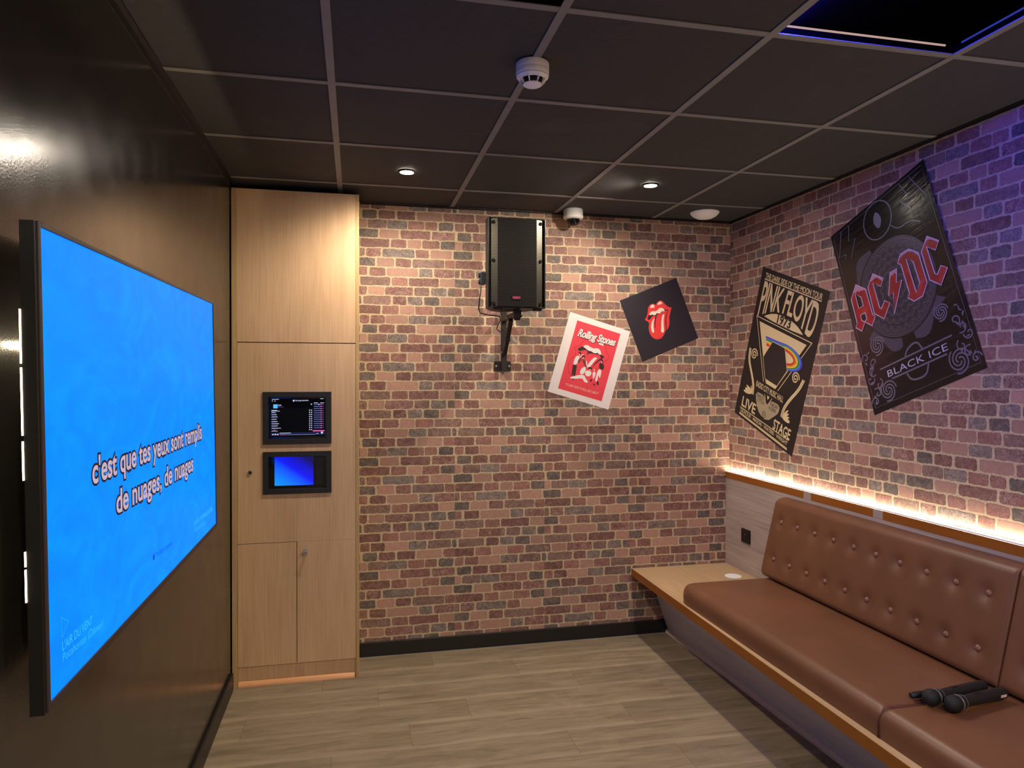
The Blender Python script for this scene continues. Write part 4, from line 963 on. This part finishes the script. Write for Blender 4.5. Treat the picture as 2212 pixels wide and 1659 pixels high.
# cushions -----------------------------------------------------------------
def lin(a, b, n, e):                                    # samples packed towards both ends
    inner = [a + e + (b - a - 2 * e) * i / n for i in range(n + 1)]
    k = [0, .06, .18, .36, .6, .82]
    return [a + e * f for f in k] + inner + [b - e * f for f in reversed(k)]
def rrect(u, v, u0, u1, v0, v1, rc):                    # pull corner points onto the rounded corner, return depth inside
    cu = min(max(u, u0 + rc), u1 - rc); cv = min(max(v, v0 + rc), v1 - rc)
    du, dv = u - cu, v - cv; L_ = sqrt(du * du + dv * dv)
    if L_ > rc: du, dv = du * rc / L_, dv * rc / L_; L_ = rc
    if du or dv: return cu + du, cv + dv, rc - L_
    return u, v, min(u - u0, u1 - u, v - v0, v1 - v)
def roundoff(d, r): return r - sqrt(max(0, r * r - max(0, r - d) ** 2)) if d < r else 0.

ZS = .487
def seat(y0, y1, label):
    o = thing('seat_cushion', label, 'cushion', (1.97, (y0 + y1) / 2, ZB), group='brown bench seat cushions')
    T, RR, RC = ZS - ZB - .0008, .045, .07
    us = lin(1.678, 2.283, 16, RR); vs_ = lin(y0, y1, 26, RR)
    rows = []
    for v in vs_:
        row = []
        for u in us:
            if v > (y0 + y1) / 2 - .0 and label.startswith('long'): a, b, d = rrect(u, v, 1.678, 2.283, y0 - .2, y1, RC)
            else: a, b, d = u, v, min(u - 1.678, 2.283 - u, 9)
            if not label.startswith('long') or v < y0 + .1:
                d = min(d, max(0, (v - y0)) * 2.2 + .012)
            if not label.startswith('long'): d = min(d, max(0, (y1 - v)) * 2.2 + .012)
            crown = .004 * sin(pi * (a - 1.678) / .605) * sin(pi * min(1, max(0, (b - y0) / (y1 - y0))))
            row.append((a, b, ZB + .0008 + T - roundoff(d, RR) + crown))
        rows.append(row)
    t = MB().grid(rows)
    # skirt down to the board
    n, m = len(rows), len(rows[0])
    loop = [rows[0][j] for j in range(m)] + [rows[i][m - 1] for i in range(1, n)] + [rows[n - 1][j] for j in range(m - 2, -1, -1)] + [rows[i][0] for i in range(n - 2, 0, -1)]
    loop.append(loop[0])
    t.grid([loop, [(p[0], p[1], ZB + .02) for p in loop], [(p[0], p[1], ZB + .0008) for p in loop]])
    bmesh.ops.remove_doubles(t.bm, verts=t.bm.verts[:], dist=1e-5)
    bmesh.ops.recalc_face_normals(t.bm, faces=t.bm.faces[:])
    t.build('cover', m_leather, o, smooth=3.2, M=rel(o))
    pip = []
    ye = y0 if label.startswith('long') else y1
    for u, z in [(1.6785, ZB + .003), (1.6785, ZB + .05)] + [(1.6785 + RR * (1 - cos(a)), ZS - RR + RR * sin(a)) for a in (0, .3, .6, .9, 1.2, 1.5)] + [(1.8, ZS - .001), (2.0, ZS - .001), (2.13, ZS - .001)]:
        pip.append((u, ye + (.002 if label.startswith('long') else -.002), z - .003))
    MB().tube(pip, .0028, 8).build('piping', m_seam, o, smooth=3.2, M=rel(o))
    return o
seat(.145, 1.548, 'long brown leatherette seat cushion on the far half of the bench')
seat(-1.26, .141, 'brown leatherette seat cushion on the near part of the bench, under the microphones')

FXZ = lambda z: 2.198 + (z - .78) * .235                # front surface of the leaning backrest
def backrest(y0, y1, btn0, label, far):
    o = thing('backrest_cushion', label, 'cushion', (2.28, (y0 + y1) / 2, ZS), group='buttoned brown backrest cushions')
    Z0, Z1, RR, RC = ZS + .0065, .897, .032, .035
    btn = [(btn0 - .135 * k, z) for k in range(10) for z in (.78, .593)]
    step = .0135
    us = lin(y0, y1, int((y1 - y0 - 2 * RR) / step), RR); vs_ = lin(Z0, Z1, int((Z1 - Z0 - 2 * RR) / step), RR)
    rows, back = [], []
    for v in vs_:
        row, bk = [], []
        for u in us:
            if far: a, b, d = rrect(u, v, y0 - .3, y1, Z0, Z1, RC)
            else: a, b, d = rrect(u, v, y0 - .3, y1 + .3, Z0, Z1, RC)
            ed = u - y0 if far else y1 - u
            d = min(d, ed * 1.8 + .008)
            x = FXZ(b)
            tmax = PX0 - .0012 - x
            rr_ = min(RR, tmax * .9)
            x += roundoff(d, rr_)
            for by, bz in btn:
                q = ((a - by) ** 2 + (b - bz) ** 2)
                if q < .012: x += .0125 * exp(-q / (2 * .022 ** 2)) + .004 * exp(-q / (2 * .009 ** 2))
            row.append((x, a, b)); bk.append((PX0 - .0012 - (0 if d > 0 else 0), a, b))
        rows.append(row); back.append(bk)
    t = MB().grid(rows)
    n, m = len(rows), len(rows[0])
    idx = [(0, j) for j in range(m)] + [(i, m - 1) for i in range(1, n)] + [(n - 1, j) for j in range(m - 2, -1, -1)] + [(i, 0) for i in range(n - 2, 0, -1)]
    idx.append(idx[0])
    t.grid([[rows[i][j] for i, j in idx], [back[i][j] for i, j in idx]])
    t.bm.faces.new([t.bm.verts.new(back[i][j]) for i, j in idx[:-1]])
    bmesh.ops.remove_doubles(t.bm, verts=t.bm.verts[:], dist=1e-5)
    bmesh.ops.recalc_face_normals(t.bm, faces=t.bm.faces[:])
    t.build('cover', m_leather, o, smooth=3.2, M=rel(o))
    ang = math.atan(.235)
    for by, bz in btn:
        if not (y0 + .02 < by < y1 - .02): continue
        M = Matrix.Translation((FXZ(bz) + .013, by, bz)) @ Matrix.Rotation(-pi / 2 + ang, 4, 'Y')
        MB().lathe([(0, .0090), (.0055, .0083), (.0105, .0052), (.0126, .001), (.012, -.003)], 22, M=M).build('button', m_button, o, smooth=3.2, M=rel(o))
    ye = y0 + .0025 if far else y1 - .0025
    MB().tube([(FXZ(z) + .0205 if z < .87 else FXZ(z) + .0205 + (z - .87) * .9, ye, z) for z in [Z0 + .004 + (Z1 - .006 - Z0) * i / 10 for i in range(11)]] + [(2.262, ye, .8945), (2.28, ye, .896)], .003, 8).build('piping', m_seam, o, smooth=3.2, M=rel(o))
    return o
backrest(.157, 1.560, 1.470, 'long brown buttoned backrest cushion on the far half of the bench', True)
backrest(-1.26, .153, .057, 'brown buttoned backrest cushion cut off by the right edge of the view', False)

# microphones --------------------------------------------------------------
m_mesh = mat('dark_mesh', rgb(14, 16, 20), .55, bump=.6, bscale=900)
m_ring = mat('dark_grey_ring', rgb(96, 96, 98), .35)
def mic(head, tail, label):
    h, t_ = Vector(head), Vector(tail); d = (t_ - h); L_ = d.length
    z = d.normalized(); x = Vector((0, 0, 1)).cross(z).normalized(); y = z.cross(x)
    M = Matrix((x, y, z)).transposed().to_4x4(); M.translation = h
    o = thing('microphone', label, 'microphone', M=M, group='black handheld microphones on the seat')
    MB().lathe([(0, -.026), (.010, -.0243), (.018, -.019), (.0245, -.009), (.0258, 0), (.0250, .008), (.0235, .016)], 32).build('grille_head', m_mesh, o, smooth=3.2)
    MB().lathe([(.0236, .016), (.0246, .017), (.0246, .021), (.0236, .022)], 32).build('head_ring', m_ring, o, smooth=.7)
    MB().lathe([(.0235, .022), (.0225, .03), (.0185, .05), (.0178, .06), (.0183, .10), (.0186, L_ - .03), (.0178, L_ - .006), (.015, L_), (0, L_)], 32).build('handle', m_plastic2, o, smooth=.7)
    MB().lathe([(.0210, .0375), (.0216, .0380), (.0212, .0395), (.0205, .0395)], 32).build('neck_ring', m_ring, o, smooth=.7)
    MB().box(-.005, .005, .0165, .0196, .095, .118, .001).build('switch', m_plastic, o)
    return o
zc = ZS + .0045
m1 = mic((1.876, .062, zc + .0258), (2.112, .104, zc + .0200), 'black microphone with a pale label near its tail, in front of the other')
i_lab = mat('pale_pink_label', rgb(214, 190, 186), .5)
MB().box(-.0196, -.0184, -.004, .004, .196, .222).build('label_strip', i_lab, m1)
mic((1.842, .113, zc + .0258), (2.092, .160, zc + .0200), 'black microphone lying behind the other, nearer the backrest')
cap = MB().lathe([(0, -.028), (.008, -.027), (.0105, -.023), (.011, .02), (.0095, .026), (0, .027)], 24, M=Matrix.Translation((1.842, .166, zc + .0112)) @ Matrix.Rotation(pi / 2, 4, 'Y')).build('microphone_plug', m_plastic2, smooth=.7)
tag(cap, 'short black plug poking out behind the head of the rear microphone', 'plug')

# ------------------------------------------------------------------ posters
def poster(key, name, label, m_sheet, disp=None, thick=.0012):
    cx, cz, w, h, a = DATA['F'][key]
    if key in 'AB': M = Matrix(((cos(a), -sin(a), 0, cx), (0, 0, -1, YB - .0001), (sin(a), cos(a), 0, cz), (0, 0, 0, 1)))
    else: M = Matrix(((0, 0, -1, XR - .0001), (-cos(a), sin(a), 0, -cx), (sin(a), cos(a), 0, cz), (0, 0, 0, 1)))
    t = MB()
    n = 2 if disp is None else 24
    f = disp or (lambda u, v: 0)
    top = [[(-w / 2 + w * i / n, -h / 2 + h * j / n, thick + f(-w / 2 + w * i / n, -h / 2 + h * j / n)) for i in range(n + 1)] for j in range(n + 1)]
    bot = [[(p[0], p[1], p[2] - thick + .0002) for p in r_] for r_ in top]
    t.grid(top); t.grid(bot)
    ed = [(0, j) for j in range(n + 1)] + [(i, n) for i in range(1, n + 1)] + [(n, j) for j in range(n - 1, -1, -1)] + [(i, 0) for i in range(n - 1, -1, -1)]
    t.grid([[top[i][j] for i, j in ed], [bot[i][j] for i, j in ed]])
    bmesh.ops.remove_doubles(t.bm, verts=t.bm.verts[:], dist=1e-5); bmesh.ops.recalc_face_normals(t.bm, faces=t.bm.faces[:])
    o = t.build(name, m_sheet)
    o.matrix_world = M
    tag(o, label, 'poster', 'posters on the brick walls')
    return o, w, h, thick + .0004
D = DATA['D']
# square black one with the lips emblem
o, w, h, n0 = poster('A', 'poster', 'square black poster with a red lips and tongue emblem, tilted on the back wall', ink('navy_black', 38, 32, 40))
e = MB().poly(chaikin(D['A_red'], 1), n0).build('emblem', i_red, o)
b = MB()
for p in D['A_black']: b.poly(chaikin(p, 1), n0 + .0005)
b.build('emblem_black', ink('navy_black_b', 38, 32, 40), o)  # printed black: open mouth, lip gap and tongue line
b = MB()
for p in D['A_cream']: b.poly(chaikin(p, 2), n0 + .001)
b.build('emblem_highlight', i_cream, o)
# white bordered one
o, w, h, n0 = poster('B', 'poster', 'white bordered poster with a red picture of a band, left of the square black one', i_white)
pan = MB().poly(D['B_panel'], n0).build('picture', ink('coral_red', 232, 66, 78), o)
b = MB()
for p in D['B_lines']: b.line(chaikin(p, 2, False), .0016, n0 + .0004)
b.build('lip_outline', ink('dark_red', 96, 24, 36), o)
b = MB()
for p in D['B_black']: b.poly(chaikin(p, 1), n0 + .0006)
b.build('figure_dark', ink('warm_black', 58, 36, 38), o)  # printed dark hair, clothes and open mouth
b = MB()
for p in D['B_white']: b.poly(chaikin(p, 2), n0 + .0008)
b.build('figure_light', i_white, o)
b = MB()
for p in D['B_grey']: b.poly(chaikin(p, 1), n0 + .0010)
b.build('figure_shade', i_dgrey, o)
b = MB()
for p in D['B_skin']: b.poly(chaikin(p, 1), n0 + .0012)
b.build('faces', i_skin, o)
p0, p1 = D['B_title']
sh = MB().faces(*fit('Rolling Stones', (p0[0] + .0015, p0[1] - .002), (p1[0] + .0015, p1[1] - .002), .042, bold=.06, shear=.3, ref=.035, space=.9), n=n0 + .0012).build('title_shadow', ink('warm_black_b', 58, 36, 38), o)
MB().faces(*fit('Rolling Stones', p0, p1, .042, bold=.035, shear=.3, space=.95), n=n0 + .0016).build('title', i_white, o)
p0, p1 = D['B_cap']
MB().faces(*fit('"IT\'S ONLY ROCK \'N\' ROLL, BUT I LIKE IT"', p0, p1, .0135, bold=.005, space=1.1), n=n0 + .0006).build('caption', i_cream, o)

# tall black and cream concert poster
i_k, i_c = ink('soft_black', 34, 28, 26, .45), ink('parchment', 222, 200, 152, .5)
o, w, h, n0 = poster('C', 'poster', 'black and cream concert poster dated 1973 with a rainbow band, on the right wall', i_k)
T = lambda body, p, hh_, b=.0, s=1.0, nn=.0008: MB().faces(*fit(body, p[0], p[1], hh_, bold=b, space=s), n=n0 + nn).build('lettering', i_c, o)
T('THE DARK SIDE OF THE MOON TOUR', D['C_title'], .029, .02)
T('RADIO CITY MUSIC HALL', D['C_rc'], .032, .01, nn=.0016)
hl = (Vector(D['C_liveh'][0]) - Vector(D['C_liveh'][1])).length
T('LIVE', D['C_live'], hl * .95, .02); T('STAGE', D['C_stage'], hl * .92, .02)
T('GILMOUR \u00b7 MASON \u00b7 WATERS \u00b7 WRIGHT', D['C_names'], .0205, .01)
# the tall band name, letters stretched between a straight line and an arch
vs_, fs_ = text2d('PINK FLOYD', bold=.015, space=.92, sub=3)
x0, x1 = min(v[0] for v in vs_), max(v[0] for v in vs_); ch = cap_height()
def warp2(x, y):
    s = (x - x0) / (x1 - x0); tt = y / ch
    a, b_ = interp(D['C_bot'], s), interp(D['C_top'], s)
    wv = 1.0 + 0 * tt
    return tuple(a + (b_ - a) * tt * wv)
MB().faces(vs_, fs_, n0 + .0010, f=warp2).build('title', i_c, o)
ln = MB()
for kx, wd in (('C_line', .006), ('C_l1', .0045), ('C_l2', .003), ('C_l3', .008)): ln.line(D[kx], wd, n0 + .0006)
tri = D['C_tri']
ln.line(tri, .009, n0 + .0006, closed=True)
tc_ = Vector((sum(p[0] for p in tri) / 3, sum(p[1] for p in tri) / 3))
ln.poly([tuple(tc_ + (Vector(p) - tc_) * .86) for p in tri], n0 + .0006)
ln.poly(chaikin(D['C_arch'], 1), n0 + .0009)
for c_ in D['C_orn']:                                   # scrolls
    for off in (-.006, .006): ln.line([(p[0] + off, p[1]) for p in chaikin(c_, 2, False)], .009, n0 + .0008)
for c_, e_ in D['C_rose']:
    rr_ = (Vector(c_) - Vector(e_)).length
    ln.line([(c_[0] + rr_ * (1 - k / 40) * cos(k * .36), c_[1] + rr_ * (1 - k / 40) * sin(k * .36)) for k in range(36)], .007, n0 + .0008)
for lf in D['C_leaf']:
    c0 = Vector(lf[0])
    for k in range(7):
        tip = interp(lf[1:], k / 6); d_ = Vector((tip[0], tip[1])) - c0; q_ = Vector((-d_.y, d_.x)) * .12
        m_c = c0 + d_ * .55
        ln.poly(chaikin([tuple(c0), tuple(m_c + q_), tuple(c0 + d_), tuple(m_c - q_)], 2), n0 + .0008 + .00002 * k)
    for k in range(4):
        c1 = Vector(lf[0]) + Vector((.012 * (k % 2), .10 + .04 * k)) * (1 if lf is D['C_leaf'][0] else 1)
ln.build('frame_print', i_c, o)
MB().poly(chaikin(D['C_shield'], 1), n0 + .0010).build('lower_shield', ink('dull_parchment', 170, 154, 122), o)
K = lambda *f_, nn=.0016: MB().faces(*f_, n=n0 + nn).build('dark_lettering', i_k, o)
a = D['C_march']; K(*fit('MARCH', a[0], a[1], .020)); K(*fit('17TH', a[2], a[3], .020))
a = D['C_ny']; K(*fit('NEW', a[0], a[1], .020)); K(*fit('YORK', a[2], a[3], .020))
c_, e_ = D['C_on']
rr_ = (Vector(c_) - Vector(e_)).length
K(*fit('ON', (c_[0] - rr_ * .5, c_[1] - rr_ * .4), (c_[0] + rr_ * .5, c_[1] - rr_ * .4), rr_ * .9))
MB().line([(c_[0] + rr_ * cos(k * pi / 12), c_[1] + rr_ * sin(k * pi / 12)) for k in range(24)], .003, n0 + .0016, closed=True).build('ring_print', i_k, o)
p0, p1 = D['C_1973']
K(*fit('1973', p0, p1, .045, bold=.03))
rc0, rc1 = Vector(D['C_rc'][0]), Vector(D['C_rc'][1]); nv = Vector((-(rc1 - rc0).y, (rc1 - rc0).x)).normalized()
MB().poly([tuple(rc0 - nv * .014 + (rc0 - rc1) * .05), tuple(rc1 - nv * .014 + (rc1 - rc0) * .05), tuple(rc1 + nv * .046 + (rc1 - rc0) * .05), tuple(rc0 + nv * .046 + (rc0 - rc1) * .05)], n0 + .0012).build('dark_banner', i_k, o)
# plain coloured bands bent around a dark hexagon, in place of the printed picture
g_ = [Vector(p) for p in D['C_ring']]
cR = (g_[0] + g_[1]) / 2 * 1.0
cx_, cy_ = (g_[4].x + g_[2].x) / 2, (g_[4].y + g_[2].y) / 2
ax_, ay_ = g_[1].x - cx_, (g_[4].y - g_[2].y) / 2
cols = [('violet', 84, 66, 190), ('blue', 66, 132, 226), ('green', 70, 140, 66), ('yellow', 238, 210, 60), ('orange', 232, 134, 52), ('red', 206, 56, 46)]
for k, (nm, *c_) in enumerate(cols):
    f_ = 1 - k * .085; pts = []
    for q_ in range(-14, 15):
        a = q_ / 14 * (pi / 2 + .05)
        pts.append((cx_ + ax_ * f_ * cos(a), cy_ + ay_ * f_ * sin(a)))
    lf = [(cx_ - .20 + .004 * k, cy_ + ay_ * .80 - .0075 * k), (cx_ - .10, cy_ + ay_ * .86 - .0085 * k)]
    MB().line(chaikin(lf + pts[::-1], 1, False), .0115, n0 + .0014 + .00005 * k).build(nm + '_band', ink(nm, *c_), o)
pr = [Vector(p) for p in D['C_prism']]; pc = (pr[0] + pr[1] + pr[2]) / 3
hx = []
for k in range(6):
    a = k * pi / 3
    hx.append((pc.x + .120 * cos(a), pc.y + .02 + .125 * sin(a)))
MB().poly(hx, n0 + .0020).build('dark_hexagon', ink('charcoal', 40, 34, 32), o)
MB().line(hx, .004, n0 + .0023, closed=True).build('hexagon_outline', i_c, o)

# large glossy black poster with red lettering, its right edge coming away from the wall
def lift(u, v):
    s = max(0, (u - .17) / .13)
    return .007 * s * s * exp(-((v - .16) / .28) ** 2)
def gloss_poster():
    m, nt, bs = new_mat('glossy_black_poster')
    oc = N(nt, 'ShaderNodeTexCoord').outputs['Object']
    mp = N(nt, 'ShaderNodeMapping', {'Vector': oc, 'Rotation': (0, 0, .5), 'Scale': (3, 16, 1)}).outputs[0]
    nz = N(nt, 'ShaderNodeTexNoise', {'Vector': mp, 'Scale': 3.0, 'Detail': 3}).outputs[0]
    bs.inputs['Base Color'].default_value = rgb(20, 19, 23)
    bs.inputs['Roughness'].default_value = .17
    b = N(nt, 'ShaderNodeBump', {'Strength': .25, 'Distance': .004, 'Height': nz})
    nt.links.new(b.outputs[0], bs.inputs['Normal'])
    return m
o, w, h, n0 = poster('D', 'poster', 'large glossy black poster with big red angular letters, nearest on the right wall', gloss_poster(), disp=lift)
i_g1, i_g2, i_g3 = ink('grey_violet', 116, 110, 124, .3), ink('dark_grey_violet', 82, 76, 86, .3), ink('mid_grey_violet', 100, 94, 104, .3)
i_kk = ink('gloss_black', 24, 21, 23, .25)
# plain turned rosette behind the letters
c_ = [Vector(p) for p in D['D_circ']]
cc = (c_[0] + c_[1]) / 2; RO = ((c_[0] - c_[1]).length / 2 + (c_[2] - c_[3]).length / 2) / 2
circ = lambda rr_, nn=64: [(cc.x + rr_ * cos(k * 2 * pi / nn), cc.y + rr_ * sin(k * 2 * pi / nn)) for k in range(nn)]
MB().poly(circ(RO * .985), n0 + .00015).build('rosette_ground', ink('charcoal_violet', 50, 46, 52, .3), o)
ro = MB(); rd = MB()
ro.line(circ(RO), .003, n0 + .0003, closed=True, warp=lift); ro.line(circ(RO * .90), .002, n0 + .0003, closed=True, warp=lift)
for k in range(110):
    a = k * 2 * pi / 110
    ro.line([(cc.x + RO * .925 * cos(a), cc.y + RO * .925 * sin(a)), (cc.x + RO * .985 * cos(a + .06), cc.y + RO * .985 * sin(a + .06))], .0035, n0 + .0003, warp=lift)
for rg in range(5):
    R1 = RO * (.82 - .15 * rg); np_ = 26 - 4 * rg
    for k in range(np_):
        a = (k + .5 * (rg % 2)) * 2 * pi / np_; wd = pi * R1 / np_ * .95
        px, py = cc.x + (R1 - wd * .2) * cos(a), cc.y + (R1 - wd * .2) * sin(a)
        for q_ in range(3):
            rr_ = wd * (1 - .28 * q_)
            arc = [(px + rr_ * cos(a + t_ * pi / 12), py + rr_ * sin(a + t_ * pi / 12)) for t_ in range(-7, 8)]
            (ro if q_ == 0 else rd).line(arc, .0032 if q_ == 0 else .0026, n0 + .0003, warp=lift)
ro.build('rosette', i_g3, o); rd.build('rosette_shade', i_g2, o)
m_sh = ink('deep_grey_violet', 78, 73, 83, .3)
for a0, a1 in ((-2.55, -1.75), (-1.45, -.62), (1.95, 2.75)):
    arc = [a0 + (a1 - a0) * k / 10 for k in range(11)]
    MB().poly([(cc.x + RO * 1.04 * cos(a), cc.y + RO * 1.04 * sin(a)) for a in arc] + [(cc.x + RO * (1.22 + .08 * sin(9 * a)) * cos(a), cc.y + RO * (1.22 + .08 * sin(9 * a)) * sin(a)) for a in arc[::-1]], n0 + .0002).build('ornament_ground', m_sh, o)
# rules, bolts, curls
ins = .017
MB().line([(-w / 2 + ins, -h / 2 + ins * 1.6), (w / 2 - ins, -h / 2 + ins * 1.6), (w / 2 - ins, 0), (w / 2 - ins, .12), (w / 2 - ins, .22), (w / 2 - ins, .32), (w / 2 - ins, h / 2 - ins), (-w / 2 + ins, h / 2 - ins)], .0022, n0 + .0004, closed=True, warp=lift).build('printed_frame', i_g1, o)
for p in D['D_nb']: MB().line(p, .004, n0 + .0004, warp=lift).build('bolt_print', i_g1, o)
ov = [Vector(p) for p in D['D_oval']]; oc_ = (ov[0] + ov[2]) / 2; oa = (ov[1] - ov[3]).length / 2; ob = (ov[0] - ov[2]).length / 2
bo = MB()
bo.line([(oc_.x + oa * cos(k * pi / 24), oc_.y + ob * sin(k * pi / 24)) for k in range(48)], .0055, n0 + .0004, closed=True)
bo.poly(chaikin([(oc_.x, oc_.y + ob * .6), (oc_.x + oa * .35, oc_.y), (oc_.x, oc_.y - ob * .6), (oc_.x - oa * .35, oc_.y)], 2), n0 + .0004)
bo.build('medallion', i_g1, o)
MB().line(chaikin(D['D_dia'], 2, False), .004, n0 + .0004, warp=lift).build('swash', i_g1, o)
for (c0, c1) in D['D_scroll']:
    rr_ = (Vector(c0) - Vector(c1)).length; bo = MB()
    for sg in (0, 2.1, 4.2):
        bo.line([(c0[0] + rr_ * (1 - k / 34) * cos(sg + k * .2), c0[1] + rr_ * (1 - k / 34) * sin(sg + k * .2)) for k in range(30)], .0065, n0 + .0004 + .00003 * sg, warp=lift)
    bo.build('scroll', i_g1, o)
for sx in (-1, 1):                                      # leafy curls in the lower corners
    bo = MB()
    for k in range(7):
        cx0, cy0 = sx * (w / 2 - .03 - .022 * (k % 3)), -h / 2 + .05 + .034 * k
        bo.line([(cx0 + sx * .026 * (1 - q_ / 16) * cos(q_ * .42 + k), cy0 + .026 * (1 - q_ / 16) * sin(q_ * .42 + k)) for q_ in range(15)], .006, n0 + .0004)
    for k in range(10):
        cx0, cy0 = sx * (w / 2 - .024 - .017 * (k % 4)), -h / 2 + .036 + .026 * k
        if abs(cx0) < w / 2 - .018: 
            a0 = 1.1 + k * 1.3; ln_ = .03
            tip = (cx0 - sx * ln_ * cos(a0) * .8, cy0 + ln_ * sin(a0)); q_ = (.3 * (tip[1] - cy0), -.3 * (tip[0] - cx0)); mx_, my_ = (cx0 * .5 + tip[0] * .5), (cy0 * .5 + tip[1] * .5)
            bo.poly(chaikin([(cx0, cy0), (mx_ + q_[0], my_ + q_[1]), tip, (mx_ - q_[0] * .3, my_ - q_[1] * .3)], 2), n0 + .00042 + .00001 * k)
    bo.build('corner_leaves', i_g1, o)
bo = MB()
for kx in ('D_bl1', 'D_bl2'): bo.line(D[kx], .007, n0 + .0006)
s_ = [Vector(p) for p in D['D_semi']]
bo.line(chaikin([tuple(s_[1]), tuple(s_[1] * .35 + s_[0] * .65 + Vector((-.02, .01))), tuple(s_[0] * .5 + s_[2] * .5 + Vector((0, .03))), tuple(s_[2])], 2, False), .008, n0 + .0005)
bo.line(chaikin([tuple(s_[4]), tuple(s_[4] * .5 + s_[3] * .5 + Vector((-.01, -.02))), tuple(s_[3] * .5 + s_[5] * .5 + Vector((.01, -.025))), tuple(s_[5])], 2, False), .008, n0 + .0005)
bo.build('title_banner', i_g1, o)
L_A = [(D['D_A'], D['D_Ah']), (D['D_C1'], []), (D['D_bolt'], []), (D['D_D'], D['D_Dh']), (D['D_C2'], [])]
lt_, ol_ = MB(), MB()
for p, hs in L_A:
    lt_.poly(p, n0 + .0014, hs, warp=lift)
    for q_ in (p, *hs): ol_.line(q_, .0052, n0 + .0018, closed=True, warp=lift)
m_redl, nt_, bs_ = new_mat('print_worn_red')
oc3 = N(nt_, 'ShaderNodeTexCoord').outputs['Object']
nz3 = N(nt_, 'ShaderNodeTexNoise', {'Vector': oc3, 'Scale': 12, 'Detail': 5}).outputs[0]
nt_.links.new(ramp(nt_, nz3, [(.3, rgb(140, 26, 34)), (.55, rgb(186, 36, 42)), (.75, rgb(208, 64, 60))]), bs_.inputs['Base Color']); bs_.inputs['Roughness'].default_value = .3
lt_.build('lettering', m_redl, o)
cp_ = MB()
for p in D['D_caps']: cp_.poly(p, n0 + .0016, warp=lift)
cp_.build('frosted_letter_tops', ink('frost_pink', 206, 150, 170, .3), o)
ol_.build('lettering_outline', ink('pale_lilac', 214, 190, 214, .3), o)
p0, p1 = D['D_bi']
MB().faces(*fit('BLACK ICE', p0, p1, (Vector(D['D_bih'][0]) - Vector(D['D_bih'][1])).length * .92, space=1.05), n=n0 + .0008).build('subtitle', ink('silver_lilac', 196, 190, 216, .3), o)

# ------------------------------------------------------------------ lamps: two downlights in view, two unseen ones added as fill
for i, (x, y) in enumerate(((.307, 1.529), (1.494, 1.492), (.3, -2.1), (1.5, -2.1))):
    L = bpy.data.lights.new('downlight_beam', 'SPOT'); L.energy = SPOT_W * (.85 if y > 0 else 2.1); L.color = (1.0, .86, .70); L.spot_size = math.radians(166); L.spot_blend = .6; L.shadow_soft_size = .026
    lo_ = bpy.data.objects.new('downlight_beam', L); COL.objects.link(lo_); lo_.location = (x, y, H - .008); lo_.rotation_euler = ((.10, -.10, 0), (.12, .44, 0), (0, 0, 0), (0, .1, 0))[i]
W = bpy.data.worlds.new('world'); SC.world = W; W.use_nodes = True
W.node_tree.nodes['Background'].inputs[0].default_value = (.02, .02, .025, 1)

# ------------------------------------------------------------------ camera and view
cam = bpy.data.cameras.new('camera'); co = bpy.data.objects.new('camera', cam); COL.objects.link(co)
cam.sensor_width = 36; cam.lens = 1523.732 / 2212 * 36; cam.clip_start = .02
rt, fw, upv = Vector((.97618191, -.21695031, .00119995)), Vector((.21695237, .97614253, -.00879989)), Vector((.000737813, .00885062, .99996056))
M = Matrix((rt, upv, -fw)).transposed().to_4x4(); M.translation = (.0738, -1.7598, H - .9494)
co.matrix_world = M
SC.camera = co
SC.view_settings.view_transform = 'Standard'; SC.view_settings.look = 'None'
SC.view_settings.exposure = EXPO; SC.view_settings.gamma = 1; SC.view_settings.use_curve_mapping = False
